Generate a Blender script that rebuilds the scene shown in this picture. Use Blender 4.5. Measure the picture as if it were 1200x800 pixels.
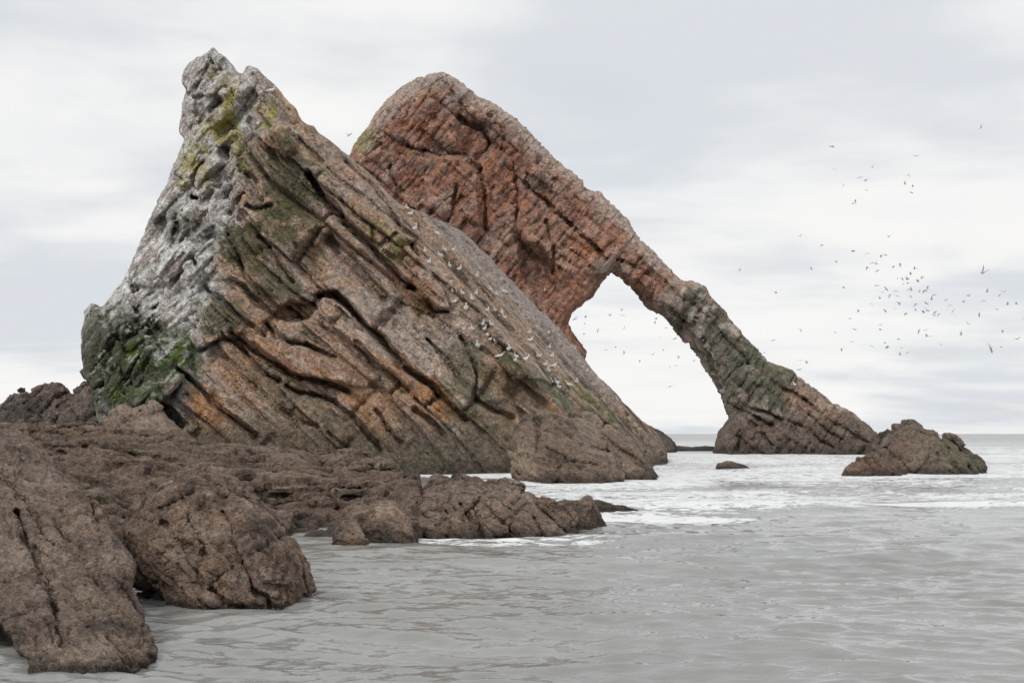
import bpy, math, time
import numpy as np
from mathutils import Vector, Matrix
from mathutils.bvhtree import BVHTree
import openvdb

for o in list(bpy.data.objects):
    bpy.data.objects.remove(o)
SC = bpy.context.scene
COL = SC.collection
T0 = time.time()

# ------------------------------------------------------------------ camera, sky, sun, exposure
EYE = 2.0            # eye height above the sea, metres
FPX, CU, HV = 1500.0, 600.0, 508.0     # focal length in photo pixels, image centre column, horizon row
cam = bpy.data.objects.new('camera', bpy.data.cameras.new('camera'))
COL.objects.link(cam)
cam.location = (0, 0, EYE)
cam.rotation_euler = (math.radians(90), 0, 0)
cam.data.sensor_width = 36
cam.data.lens = 36 * FPX / 1200
cam.data.shift_y = (HV - 400) / 1200
cam.data.clip_start = 0.2
cam.data.clip_end = 60000
SC.camera = cam

SUN_EL, SUN_AZ = math.radians(46), math.radians(222)   # azimuth clockwise from +Y: behind and left of the camera
world = bpy.data.worlds.new('World')
SC.world = world
world.use_nodes = True
nt = world.node_tree
nt.nodes.clear()
def N(tree, kind, **kw):
    n = tree.nodes.new(kind)
    for k, v in kw.items():
        setattr(n, k, v)
    return n
def L(tree, a, b):
    tree.links.new(a, b)
def mathn(tree, op, a, b=None, clamp=False):
    n = N(tree, 'ShaderNodeMath', operation=op, use_clamp=clamp)
    for i, q in enumerate((a, b)):
        if q is None:
            continue
        if isinstance(q, (int, float)):
            n.inputs[i].default_value = q
        else:
            L(tree, q, n.inputs[i])
    return n.outputs[0]
def mixc(tree, fac, a, b, blend='MIX'):
    n = N(tree, 'ShaderNodeMix', data_type='RGBA', blend_type=blend)
    for i, q in ((0, fac), (6, a), (7, b)):
        if isinstance(q, (int, float)):
            n.inputs[i].default_value = q
        elif isinstance(q, tuple):
            n.inputs[i].default_value = (*q, 1)
        else:
            L(tree, q, n.inputs[i])
    return n.outputs[2]
def ramp(tree, fac, stops, interp='EASE'):
    r = N(tree, 'ShaderNodeValToRGB')
    r.color_ramp.interpolation = interp
    while len(r.color_ramp.elements) < len(stops):
        r.color_ramp.elements.new(0.5)
    for e, (p, c) in zip(r.color_ramp.elements, stops):
        e.position = p
        e.color = (c, c, c, 1) if isinstance(c, (int, float)) else (*c, 1)
    L(tree, fac, r.inputs[0])
    return r.outputs[0]

sky = N(nt, 'ShaderNodeTexSky', sky_type='NISHITA', sun_disc=False, sun_elevation=SUN_EL, sun_rotation=SUN_AZ)
tc = N(nt, 'ShaderNodeTexCoord')
sep = N(nt, 'ShaderNodeSeparateXYZ')
L(nt, tc.outputs['Generated'], sep.inputs[0])
zz = mathn(nt, 'ADD', mathn(nt, 'MAXIMUM', sep.outputs[2], 0.0), 0.16)
comb = N(nt, 'ShaderNodeCombineXYZ')
L(nt, mathn(nt, 'DIVIDE', sep.outputs[0], zz), comb.inputs[0])
L(nt, mathn(nt, 'DIVIDE', sep.outputs[1], zz), comb.inputs[1])
def cloud_noise(scale, off, detail=6, rough=0.55, dist=0.3, sx=1.0):
    m = N(nt, 'ShaderNodeMapping')
    m.inputs['Location'].default_value = off
    m.inputs['Scale'].default_value = (scale * sx, scale, 1)
    L(nt, comb.outputs[0], m.inputs[0])
    n = N(nt, 'ShaderNodeTexNoise')
    n.inputs['Scale'].default_value = 1
    n.inputs['Detail'].default_value = detail
    n.inputs['Roughness'].default_value = rough
    n.inputs['Distortion'].default_value = dist
    L(nt, m.outputs[0], n.inputs['Vector'])
    return n.outputs[0]
big = cloud_noise(0.75, (-3.171, -6.285, 0), 5, 0.5, 0.4, 0.8)
fine = cloud_noise(2.1, (2.717, -7.696, 0), 7, 0.55, 0.2, 0.7)
both = mathn(nt, 'ADD', mathn(nt, 'MULTIPLY', big, 0.66), mathn(nt, 'MULTIPLY', fine, 0.34))
white = ramp(nt, both, [(0.42, 0.0), (0.58, 1.0)])
CLOUD_GREY, CLOUD_WHITE = (6.5, 6.8, 7.2), (8.65, 8.6, 8.5)
cl = mixc(nt, white, CLOUD_GREY, CLOUD_WHITE)
thin = ramp(nt, cloud_noise(1.3, (11.0, 2.0, 0), 4, 0.5, 0.2, 0.6), [(0.30, 0.84), (0.52, 1.0)])
skyc = mixc(nt, thin, sky.outputs[0], cl)
bg = N(nt, 'ShaderNodeBackground')
bg.inputs[1].default_value = 0.10
L(nt, skyc, bg.inputs[0])
wo = N(nt, 'ShaderNodeOutputWorld')
L(nt, bg.outputs[0], wo.inputs[0])

sun = bpy.data.objects.new('sun', bpy.data.lights.new('sun', 'SUN'))
COL.objects.link(sun)
sun.data.energy = 1.4
sun.data.angle = math.radians(18)
sun.data.color = (1.0, 0.965, 0.91)
sd = Vector((math.sin(SUN_AZ) * math.cos(SUN_EL), math.cos(SUN_AZ) * math.cos(SUN_EL), math.sin(SUN_EL)))
sun.rotation_euler = sd.to_track_quat('Z', 'Y').to_euler()

SC.view_settings.view_transform = 'Standard'
SC.view_settings.look = 'None'
SC.view_settings.gamma = 1
SC.view_settings.use_curve_mapping = False
SC.view_settings.exposure = 0.12

# ------------------------------------------------------------------ numeric helpers
F32 = np.float32
rng = np.random.default_rng(11)
TAB = (rng.random((64, 64, 64), dtype=F32) * 2 - 1).ravel()
HT = (rng.random(1 << 14, dtype=F32) * 2 - 1)

def vnoise(x, y, z, seed=0):
    """smooth value noise, about -1..1"""
    x = x + F32(seed * 7.31 + 100.5); y = y + F32(seed * 3.17 + 90.3); z = z + F32(seed * 5.77 + 80.7)
    xi = np.floor(x); yi = np.floor(y); zi = np.floor(z)
    fx = x - xi; fy = y - yi; fz = z - zi
    fx = fx * fx * (3 - 2 * fx); fy = fy * fy * (3 - 2 * fy); fz = fz * fz * (3 - 2 * fz)
    xi = xi.astype(np.int32) & 63; yi = yi.astype(np.int32) & 63; zi = zi.astype(np.int32) & 63
    x0 = xi << 12; x1 = ((xi + 1) & 63) << 12
    y0 = yi << 6; y1 = ((yi + 1) & 63) << 6
    z1 = (zi + 1) & 63
    def row(a, b):
        i = a | b
        p = TAB[i | zi]
        return p + (TAB[i | z1] - p) * fz
    a = row(x0, y0); a += (row(x0, y1) - a) * fy
    b = row(x1, y0); b += (row(x1, y1) - b) * fy
    return a + (b - a) * fx

def fbm(x, y, z, seed=0, octv=4, gain=0.5):
    r = 0; a = 1.0; f = 1.0; tot = 0
    for k in range(octv):
        r = r + F32(a) * vnoise(x * F32(f), y * F32(f), z * F32(f), seed + k * 13)
        tot += a; a *= gain; f *= 2.03
    return r * F32(1 / tot)

def ridged(x, y, z, seed=0, octv=3, gain=0.5):
    r = 0; a = 1.0; f = 1.0; tot = 0
    for k in range(octv):
        r = r + F32(a) * (1 - 2 * np.abs(vnoise(x * F32(f), y * F32(f), z * F32(f), seed + k * 17)))
        tot += a; a *= gain; f *= 2.1
    return r * F32(1 / tot)

def crevice(x, y, z, seed=0, w=0.10):
    """1 along thin wandering lines, 0 elsewhere"""
    n = vnoise(x, y, z, seed) + F32(0.35) * vnoise(x * 2.3, y * 2.3, z * 2.3, seed + 31)
    return np.exp(-(n / F32(w)) ** 2)

def hsh(a, b, c, seed):
    h = (a * np.int32(73856093)) ^ (b * np.int32(19349663)) ^ (c * np.int32(83492791)) ^ np.int32(seed * 2654435 & 0x7fffffff)
    h = h ^ (h >> 13)
    h = h * np.int32(1274126177)
    return HT[(h ^ (h >> 16)) & 16383]

def blocks(s, t, y, hs, ht, hy, seed, tilt=0.9):
    """jointed, bedded rock: one random value per block, and the distance to the block's faces"""
    s = s / F32(hs)
    s = s + F32(0.42) * np.sin(s * F32(1.7) + F32(seed)) + F32(0.30) * np.sin(s * F32(0.73) + F32(seed * 2.1))
    ks = np.floor(s); fs = s - ks; ks = ks.astype(np.int32)
    zero = np.zeros_like(ks)
    t = t / F32(ht) + hsh(ks, zero, zero, seed) * 7
    kt = np.floor(t); ft = t - kt; kt = kt.astype(np.int32)
    y = y / F32(hy) + hsh(ks, kt, zero, seed + 3) * 5
    ky = np.floor(y); fy = y - ky; ky = ky.astype(np.int32)
    val = hsh(ks, kt, ky, seed + 7)
    if tilt:
        val = val + F32(tilt) * (hsh(ks, kt, ky, seed + 8) * (ft - F32(0.5)) + hsh(ks, kt, ky, seed + 9) * (fs - F32(0.5)) + hsh(ks, kt, ky, seed + 10) * (fy - F32(0.5)))
    e = np.minimum(np.minimum(fs, 1 - fs) * F32(hs), np.minimum(ft, 1 - ft) * F32(ht))
    return val, e

def sstep(a, b, x):
    t = np.clip((x - a) / (b - a), 0, 1)
    return t * t * (3 - 2 * t)

# drawings in the elevation seen from the beach: polygons and polylines become raster maps that are sampled by bearing and elevation angle
MW, MH = 760, 480
U0, V0, MS = -160.0, 0.0, 2.0
GU, GV = np.meshgrid(U0 + MS * np.arange(MW, dtype=F32), V0 + MS * np.arange(MH, dtype=F32))
def seg_dist(pts, closed, gu=GU, gv=GV):
    d2 = np.full(gu.shape, 1e9, F32)
    n = len(pts)
    for i in range(n if closed else n - 1):
        ax, ay = pts[i]; bx, by = pts[(i + 1) % n]
        dx, dy = bx - ax, by - ay
        l2 = dx * dx + dy * dy + 1e-6
        t = np.clip(((gu - ax) * dx + (gv - ay) * dy) / l2, 0, 1)
        d2 = np.minimum(d2, (gu - ax - t * dx) ** 2 + (gv - ay - t * dy) ** 2)
    return np.sqrt(d2)
def poly_sdf(pts, gu=GU, gv=GV):
    d = seg_dist(pts, True, gu, gv)
    ins = np.zeros(gu.shape, bool)
    n = len(pts)
    for i in range(n):
        ax, ay = pts[i]; bx, by = pts[(i + 1) % n]
        if ay == by:
            continue
        c = ((ay > gv) != (by > gv)) & (gu < (bx - ax) * (gv - ay) / (by - ay) + ax)
        ins ^= c
    return np.where(ins, -d, d).astype(F32)
def sample(m, u, v):
    fu = np.clip((u - U0) / MS, 0, MW - 1.001); fv = np.clip((v - V0) / MS, 0, MH - 1.001)
    iu = fu.astype(np.int32); iv = fv.astype(np.int32)
    fu = fu - iu; fv = fv - iv
    r = m.ravel(); i = iv * MW + iu
    a = r[i]; a = a + (r[i + 1] - a) * fu
    b = r[i + MW]; b = b + (r[i + MW + 1] - b) * fu
    return a + (b - a) * fv
def uv_of(x, y, z):
    yy = np.maximum(y, 0.5)
    return CU + FPX * x / yy, HV - FPX * (z - EYE) / yy
def P(u, v, d):
    return np.array([(u - CU) / FPX * d, d, EYE + (HV - v) / FPX * d])
def plane3(a, b, c, outward):
    n = np.cross(b - a, c - a); n = n / np.linalg.norm(n)
    if n @ np.array(outward) < 0:
        n = -n
    return n.astype(F32), F32(-(n @ a))

def surface(lo, hi, vox, coarse_f, full_f, band):
    """mesh the zero level of full_f; coarse_f (no relief) finds the shell that needs evaluating"""
    lo = np.array(lo, float); hi = np.array(hi, float)
    n = np.ceil((hi - lo) / vox).astype(int)
    n = ((n + 3) // 4) * 4
    nc = n // 4
    ax = [lo[i] + vox * (4 * np.arange(nc[i]) + 1.5) for i in range(3)]
    X, Y, Z = np.meshgrid(*[a.astype(F32) for a in ax], indexing='ij')
    fc = coarse_f(X, Y, Z)
    near = np.abs(fc) < band
    arr = np.empty(n, F32)
    sg = np.where(fc < 0, F32(-1), F32(1)).astype(F32)
    arr.reshape(nc[0], 4, nc[1], 4, nc[2], 4)[:] = sg[:, None, :, None, :, None]
    ci = np.argwhere(near)
    o4 = np.stack(np.meshgrid(*[np.arange(4)] * 3, indexing='ij'), -1).reshape(-1, 3)
    view = arr.reshape(nc[0], 4, nc[1], 4, nc[2], 4)
    CH = 14000
    for a in range(0, len(ci), CH):
        c = ci[a:a + CH]
        idx = c[:, None, :] * 4 + o4[None]
        pts = [(lo[i] + vox * idx[..., i]).astype(F32).ravel() for i in range(3)]
        f = full_f(*pts)
        view[c[:, 0][:, None], o4[None, :, 0], c[:, 1][:, None], o4[None, :, 1], c[:, 2][:, None], o4[None, :, 2]] = f.reshape(len(c), 64)
    for sl in (np.s_[0], np.s_[-1], np.s_[:, 0], np.s_[:, -1], np.s_[:, :, 0], np.s_[:, :, -1]):
        arr[sl] = np.maximum(arr[sl], F32(0.02))
    g = openvdb.FloatGrid(1.0)
    g.copyFromArray(arr)
    pts, quads = g.convertToQuads(isovalue=0.0)
    pts = pts.astype(np.float64) * vox + lo
    quads = np.asarray(quads, np.int64)
    return pts, quads

def tidy(p, q, zmin):
    """keep the largest connected piece (and any of 15 % of it), above the sea bed cut"""
    q = q[p[q, 2].min(1) > zmin]
    lab = np.arange(len(p))
    a = np.concatenate([q[:, 0], q[:, 1], q[:, 2]]); b = np.concatenate([q[:, 1], q[:, 2], q[:, 3]])
    for _ in range(60):
        la, lb = lab[a], lab[b]
        m = np.minimum(la, lb)
        ch = la != lb
        if not ch.any():
            break
        hi_ = np.maximum(la, lb)[ch]
        np.minimum.at(lab, hi_, m[ch])
        for _ in range(6):
            lab = lab[lab]
        a, b = a[ch], b[ch]
    root = lab
    for _ in range(20):
        root = root[root]
    fl = root[q[:, 0]]
    cnt = np.bincount(fl, minlength=len(p))
    q = q[cnt[fl] >= 0.15 * cnt.max()]
    used, inv = np.unique(q, return_inverse=True)
    return p[used], inv.reshape(q.shape)

def vnormals(p, q):
    d1 = p[q[:, 2]] - p[q[:, 0]]; d2 = p[q[:, 3]] - p[q[:, 1]]
    fn = np.cross(d1, d2)
    vn = np.zeros_like(p)
    for k in range(3):
        c = np.bincount(q.ravel(), np.repeat(fn[:, k], 4), len(p))
        vn[:, k] = c
    vn /= np.linalg.norm(vn, axis=1)[:, None] + 1e-12
    return vn

FLAT = True
def make_mesh(name, p, q, colr, mat, normals=None, flat=False):
    me = bpy.data.meshes.new(name)
    nf = len(q); k = q.shape[1]
    me.vertices.add(len(p)); me.loops.add(nf * k); me.polygons.add(nf)
    me.vertices.foreach_set('co', p.astype(F32).ravel())
    me.loops.foreach_set('vertex_index', q.astype(np.int32).ravel())
    me.polygons.foreach_set('loop_start', np.arange(0, nf * k, k, dtype=np.int32))
    me.update(calc_edges=True)
    me.polygons.foreach_set('use_smooth', np.full(nf, not flat))
    if colr is not None:
        at = me.color_attributes.new('Col', 'FLOAT_COLOR', 'POINT')
        at.data.foreach_set('color', np.concatenate([colr, np.ones((len(p), 1))], 1).astype(F32).ravel())
    if normals is not None and not flat:
        me.normals_split_custom_set_from_vertices(normals.astype(F32))
    me.materials.append(mat)
    return me

def link(name, me, parent=None, loc=None):
    o = bpy.data.objects.new(name, me)
    COL.objects.link(o)
    if parent is not None:
        o.parent = parent
    if loc is not None:
        o.location = loc
    return o
def tag(o, label=None, cat=None, group=None, kind=None):
    if label: o['label'] = label
    if cat: o['category'] = cat
    if group: o['group'] = group
    if kind: o['kind'] = kind
    return o
def split_parts(root, p, q, colr, mat, nrm, face_id, names, labels=None):
    for k, nm in enumerate(names):
        f = q[face_id == k]
        if len(f) < 12:
            continue
        used, inv = np.unique(f, return_inverse=True)
        me = make_mesh(nm, p[used], inv.reshape(f.shape), colr[used], mat, nrm[used], FLAT)
        o = link(nm, me, root)
        if labels and labels[k]:
            o['label'] = labels[k]

# ------------------------------------------------------------------ materials
def rock_material(name, fine, bump_d, spec=0.25, rough=0.85, stretch=(1, 1, 1), rot=(0, 0, 0), var=0.45, crack=0.5):
    m = bpy.data.materials.new(name)
    m.use_nodes = True
    t = m.node_tree
    b = t.nodes['Principled BSDF']
    at = N(t, 'ShaderNodeAttribute', attribute_name='Col')
    co = N(t, 'ShaderNodeTexCoord')
    mp = N(t, 'ShaderNodeMapping')
    mp.inputs['Scale'].default_value = stretch
    mp.inputs['Rotation'].default_value = rot
    L(t, co.outputs['Object'], mp.inputs[0])
    def nz(scale, detail=8, rough_=0.6, dist=0.0):
        n = N(t, 'ShaderNodeTexNoise')
        n.inputs['Scale'].default_value = scale
        n.inputs['Detail'].default_value = detail
        n.inputs['Roughness'].default_value = rough_
        n.inputs['Distortion'].default_value = dist
        L(t, mp.outputs[0], n.inputs['Vector'])
        return n.outputs[0]
    n1 = nz(fine, 8, 0.65)
    n2 = nz(fine * 4.3, 6, 0.7, 0.4)
    n3 = nz(fine * 0.35, 6, 0.6, 0.6)
    lo, hi = 1 - var, 1 + var
    f1 = ramp(t, n1, [(0.3, lo), (0.7, hi)], 'LINEAR')
    f2 = ramp(t, n2, [(0.3, lo), (0.7, hi)], 'LINEAR')
    c = mixc(t, 1.0, at.outputs['Color'], f1, 'MULTIPLY')
    c = mixc(t, 1.0, c, f2, 'MULTIPLY')
    hs = N(t, 'ShaderNodeHueSaturation')
    L(t, mathn(t, 'ADD', mathn(t, 'MULTIPLY', n3, 0.9), 0.55), hs.inputs['Saturation'])
    L(t, c, hs.inputs['Color'])
    L(t, hs.outputs[0], b.inputs['Base Color'])
    b.inputs['Roughness'].default_value = rough
    b.inputs['Specular IOR Level'].default_value = spec
    vo = N(t, 'ShaderNodeTexVoronoi', feature='DISTANCE_TO_EDGE')
    vo.inputs['Scale'].default_value = fine * 1.1
    wv = N(t, 'ShaderNodeVectorMath', operation='ADD')
    L(t, mp.outputs[0], wv.inputs[0])
    cn = N(t, 'ShaderNodeTexNoise'); cn.inputs['Scale'].default_value = fine; cn.inputs['Detail'].default_value = 4
    L(t, mp.outputs[0], cn.inputs['Vector'])
    sc = N(t, 'ShaderNodeVectorMath', operation='SCALE'); sc.inputs['Scale'].default_value = 0.8 / fine
    L(t, cn.outputs['Color'], sc.inputs[0])
    L(t, sc.outputs[0], wv.inputs[1])
    L(t, wv.outputs[0], vo.inputs['Vector'])
    ck = ramp(t, vo.outputs[0], [(0.0, 0.0), (0.10, 1.0)], 'LINEAR')
    h = mathn(t, 'ADD', mathn(t, 'MULTIPLY', n1, 1.0), mathn(t, 'MULTIPLY', n2, 0.55))
    h = mathn(t, 'ADD', h, mathn(t, 'MULTIPLY', ck, crack * 0.35))
    bp = N(t, 'ShaderNodeBump')
    bp.inputs['Strength'].default_value = 1.0
    bp.inputs['Distance'].default_value = bump_d
    L(t, h, bp.inputs['Height'])
    L(t, bp.outputs[0], b.inputs['Normal'])
    return m

def plain_material(name, colr, rough=0.6, var=0.15, scale=30.0):
    m = bpy.data.materials.new(name)
    m.use_nodes = True
    t = m.node_tree
    b = t.nodes['Principled BSDF']
    co = N(t, 'ShaderNodeTexCoord')
    n = N(t, 'ShaderNodeTexNoise')
    n.inputs['Scale'].default_value = scale
    L(t, co.outputs['Object'], n.inputs['Vector'])
    f = ramp(t, n.outputs[0], [(0.3, 1 - var), (0.7, 1.0)], 'LINEAR')
    L(t, mixc(t, 1.0, colr, f, 'MULTIPLY'), b.inputs['Base Color'])
    b.inputs['Roughness'].default_value = rough
    return m

def mix(c, d, m):
    m = np.clip(m, 0, 1)[:, None]
    return c * (1 - m) + np.array(d)[None] * m
def blob(u, v, cx, cy, rx, ry, ang=0.0, soft=0.5):
    ca, sa = math.cos(math.radians(ang)), math.sin(math.radians(ang))
    du, dv = u - cx, v - cy
    a = (du * ca + dv * sa) / rx; b = (-du * sa + dv * ca) / ry
    r = np.sqrt(a * a + b * b)
    return 1 - sstep(1 - soft, 1 + soft, r)

MAT_STACK = rock_material('stack_rock', 2.6, 0.20, var=0.50, crack=0.9)
MAT_ARCH = rock_material('arch_rock', 1.5, 0.30, var=0.46, crack=0.8)
MAT_WEED = rock_material('weed_rock', 12.0, 0.075, spec=0.3, rough=0.72, var=0.48, crack=0.6)
MAT_REEF = rock_material('reef_rock', 6.0, 0.13, spec=0.3, rough=0.72, var=0.46, crack=0.6)

# ------------------------------------------------------------------ main sea stack
OUT_MAIN = [(250,57),(255,63),(263,68),(271,78),(278,87),(286,89),(288,82),(293,79),(301,82),(308,90),(319,99),(329,111),(336,121),(346,129),
            (352,142),(358,147),(367,149),(373,157),(382,163),(390,170),(405,183),(413,189),(430,203),(447,220),(467,240),(510,257),(543,273),(567,290),
            (596,320),(630,347),(660,374),(682,421),(700,441),(720,460),(750,492),(769,506),(780,527),(790,640),(790,760),(60,760),(110,560),(118,500),(112,470),(107,450),(102,445),
            (95,435),(100,432),(97,413),(97,388),(101,375),(100,365),(107,357),(117,362),(120,362),(128,353),(142,335),(147,328),(153,315),(158,303),(165,287),(175,262),
            (190,228),(195,220),(202,203),(208,188),(213,175),(217,163),(211,155),(212,150),(215,125),(216,117),(220,104),(213,96),(217,84),(223,74),(235,67),(241,65),(245,62)]
CRACKS_MAIN = [  # polyline, half width px, depth m
    ([(363,203),(380,230),(400,253),(420,277),(438,292),(455,312),(470,329),(485,339)], 3.2, 1.5),
    ([(385,280),(400,292),(420,314),(437,335),(452,350)], 5.5, 0.9),
    ([(373,346),(393,345),(403,353),(417,368),(430,383),(447,396),(457,412),(470,429),(488,442),(505,453),(517,467),(530,478),(545,491)], 3.4, 1.6),
    ([(270,328),(287,337),(303,353),(322,368)], 2.2, 0.9),
    ([(270,358),(290,380)], 2.0, 0.6),
    ([(312,378),(325,393),(342,403),(358,402),(377,412),(392,419)], 2.2, 0.9),
    ([(273,390),(287,400),(303,413),(320,425),(337,437),(353,443),(373,447),(390,450),(408,458)], 2.8, 1.2),
    ([(260,390),(273,402),(292,417),(310,437),(327,447)], 2.0, 0.9),
    ([(335,452),(350,460),(373,463),(390,468),(397,478),(417,492),(430,510),(445,528)], 2.0, 0.9),
    ([(210,433),(232,452),(248,472),(262,482),(282,498),(300,512)], 2.4, 1.0),
    ([(245,343),(265,357),(290,378),(312,395)], 2.2, 0.8),
    ([(233,377),(250,393)], 2.0, 0.7),
    ([(235,411),(257,399),(273,397),(290,413)], 2.4, 0.9),
    ([(268,276),(280,300),(288,318)], 2.0, 0.7),
    ([(303,277),(323,299),(333,318),(345,332)], 2.0, 0.8),
    ([(404,190),(428,214),(438,220),(452,240),(464,256),(476,278),(490,300)], 2.0, 0.6),
    ([(436,266),(438,286)], 1.5, 0.4), ([(444,290),(464,272)], 1.5, 0.4),
    ([(500,352),(510,364),(525,364)], 2.6, 0.9),
    ([(470,355),(490,365),(512,372)], 1.6, 0.4),
    ([(418,400),(430,415),(440,430),(452,437)], 1.8, 0.5),
    ([(485,480),(497,487),(512,497),(520,508)], 2.6, 0.9),
    ([(560,470),(580,480),(600,490)], 2.4, 0.6),
    ([(330,480),(350,492),(372,500)], 2.0, 0.5),
    ([(440,480),(455,500),(470,520)], 1.6, 0.5), ([(385,505),(400,520),(412,535)], 1.6, 0.4),
    ([(500,400),(520,420),(535,440)], 1.8, 0.5), ([(540,395),(552,415),(560,440),(556,470)], 2.0, 0.6),
    ([(345,285),(360,302),(378,322)], 1.4, 0.35),
    # pale face
    ([(247,68),(252,78),(260,84),(270,90)], 1.8, 0.6), ([(244,80),(238,92),(228,110)], 1.6, 0.5),
    ([(200,205),(212,212),(228,205)], 1.8, 0.5), ([(225,230),(238,238),(250,226)], 1.8, 0.5),
    ([(290,240),(305,247),(318,240)], 2.0, 0.6), ([(290,205),(302,214)], 2.0, 0.5),
    ([(225,300),(236,322),(244,342)], 1.6, 0.4), ([(165,370),(178,388),(188,405)], 1.6, 0.5),
    ([(118,370),(135,390),(150,412)], 1.8, 0.5), ([(136,362),(150,380),(160,392)], 1.8, 0.5)]
BEDS_MAIN = [  # polygon, relief m, is it a part of its own
    ([(365,198),(400,186),(430,216),(475,280),(520,345),(527,362),(512,364),(485,337),(440,289),(400,249)], 0.9, 1),
    ([(398,262),(436,298),(478,345),(505,372),(545,430),(560,480),(545,490),(520,462),(470,425),(445,385),(425,340),(400,300)], 0.35, 1),
    ([(367,362),(374,350),(393,351),(450,402),(486,446),(478,452),(440,420),(402,392),(372,377)], 0.9, 1),
    ([(320,381),(345,370),(362,378),(400,402),(444,442),(430,452),(396,446),(345,438),(330,412)], 0.55, 1),
    ([(276,389),(302,382),(332,412),(384,443),(356,441),(330,431),(300,409)], 0.6, 1),
    ([(232,379),(245,344),(266,358),(292,380),(276,397),(257,397),(236,409)], 0.8, 1),
    ([(256,325),(268,278),(300,280),(330,320),(352,350),(322,366),(303,350),(287,335)], 0.4, 1),
    ([(298,157),(335,146),(346,151),(349,165),(336,182),(316,172)], 0.8, 1),
    ([(318,372),(340,351),(366,356),(378,344),(374,362),(362,374),(340,377)], -1.5, 0),
    ([(384,278),(400,285),(445,335),(455,352),(440,350),(400,318),(378,322),(360,300)], -0.5, 0),
    ([(183,468),(200,476),(222,495),(212,509),(188,496)], -1.4, 0),
    ([(228,113),(258,112),(263,120),(241,135),(235,148),(228,142)], -0.9, 0),
    ([(155,334),(196,334),(186,360),(160,366)], -0.9, 0),
    ([(143,382),(165,374),(162,396),(148,397)], -0.6, 0),
    ([(226,232),(250,225),(246,240),(232,244)], -0.5, 0),
    ([(205,250),(225,262),(222,285),(200,290)], -0.5, 0),
    ([(590,455),(612,440),(650,450),(640,480),(612,492)], -0.9, 0),
    ([(540,355),(556,365),(560,395),(575,420),(600,425),(612,440),(590,470),(560,470),(545,430),(530,380)], 0.3, 0),
    ([(98,360),(140,360),(170,395),(222,400),(218,440),(190,470),(150,485),(110,480),(100,440)], 1.0, 0)]
def build_maps(cracks, beds, edge=2.2):
    rel = np.zeros(GU.shape, F32)
    for pts, amt, _ in beds:
        rel += F32(amt) * (1 - sstep(-edge * 0.5, edge, poly_sdf(pts)))
    for pts, w, dep in cracks:
        d = seg_dist(pts, False)
        rel -= F32(dep * 1.3) * (1 - sstep(w * 0.65, w * 1.7, d))
    return rel.astype(F32)
REL_MAIN = build_maps(CRACKS_MAIN, BEDS_MAIN)
O_MAIN = poly_sdf(OUT_MAIN)

A_FRONT, B_FRONT = 66.0, 0.45
def on_front(u, v):
    dz = (HV - v) / FPX
    return P(u, v, (A_FRONT + B_FRONT * EYE) / (1 - B_FRONT * dz))
f1, f2 = on_front(600, 410), on_front(420, 198)
e = f2 - f1
nyb = -0.19
# bedding normal: contains the slab's front edge, tilted a little to the camera
k1 = -e[0] / e[2]; k0 = -nyb * e[1] / e[2]
aa = 1 + k1 * k1; bb = 2 * k1 * k0; cc = k0 * k0 + nyb * nyb - 1
nxb = (-bb + math.sqrt(bb * bb - 4 * aa * cc)) / (2 * aa)
NB = np.array([nxb, nyb, k1 * nxb + k0], F32)
DB = F32(-(NB @ f1))
TB = np.cross([0, 1, 0], NB); TB = (TB / np.linalg.norm(TB)).astype(F32)
if TB[0] < 0: TB = -TB
NL, DL = plane3(on_front(290, 150), on_front(232, 390), P(142, 335, 78.5), (-1, -1, 0.3))

def main_base(x, y, z):
    front = (A_FRONT + B_FRONT * z - y) / F32(1.0966)
    left = NL[0] * x + NL[1] * y + NL[2] * z + DL
    slab = NB[0] * x + NB[1] * y + NB[2] * z + DB
    u, v = uv_of(x, y, z)
    o = sample(O_MAIN, u, v) * y / F32(FPX)
    back = y - (94 - 0.16 * z)
    return front, left, slab, back, o, u, v
def main_coarse(x, y, z):
    fr, le, sl, ba, o, u, v = main_base(x, y, z)
    return np.maximum(np.maximum(np.maximum(fr, le), np.maximum(sl, ba)), o)
def strata(x, y, z, w=1.0):
    w1 = vnoise(x / 7, y / 7, z / 7, 1) * F32(0.8 * w) + vnoise(x / 2.3, y / 2.3, z / 2.3, 2) * F32(0.22 * w)
    s = NB[0] * x + NB[1] * y + NB[2] * z + DB + w1
    t = TB[0] * x + TB[1] * y + TB[2] * z + vnoise(x / 3, y / 3, z / 3, 5) * F32(0.5)
    return s, t
FA = math.radians(41)
def front_strata(x, y, z):
    w1 = vnoise(x / 7, y / 7, z / 7, 1) * F32(0.75) + vnoise(x / 2.3, y / 2.3, z / 2.3, 2) * F32(0.10)
    s = x * F32(math.sin(FA)) + z * F32(math.cos(FA)) - y * F32(0.15) + w1
    t = x * F32(math.cos(FA)) - z * F32(math.sin(FA)) + vnoise(x / 3, y / 3, z / 3, 5) * F32(0.5)
    return s, t
def sheets(q, t, L, ln, seed):
    """overlapping rock sheets whose broken edges face the beach: -0.5..0.5"""
    q = q / F32(L)
    q = q + F32(0.35) * np.sin(q * F32(1.9) + F32(seed))
    k = np.floor(q); fr = q - k; k = k.astype(np.int32)
    j = np.floor(t / F32(ln) + hsh(k, k * 0, k * 0, seed) * 9).astype(np.int32)
    amp = F32(0.6) + F32(0.4) * hsh(k, j, k * 0, seed + 4)
    off = F32(0.5) + F32(0.3) * hsh(k, j, k * 0, seed + 6)
    fr = np.mod(fr + off, 1)
    return (F32(0.5) - fr) * amp
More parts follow.
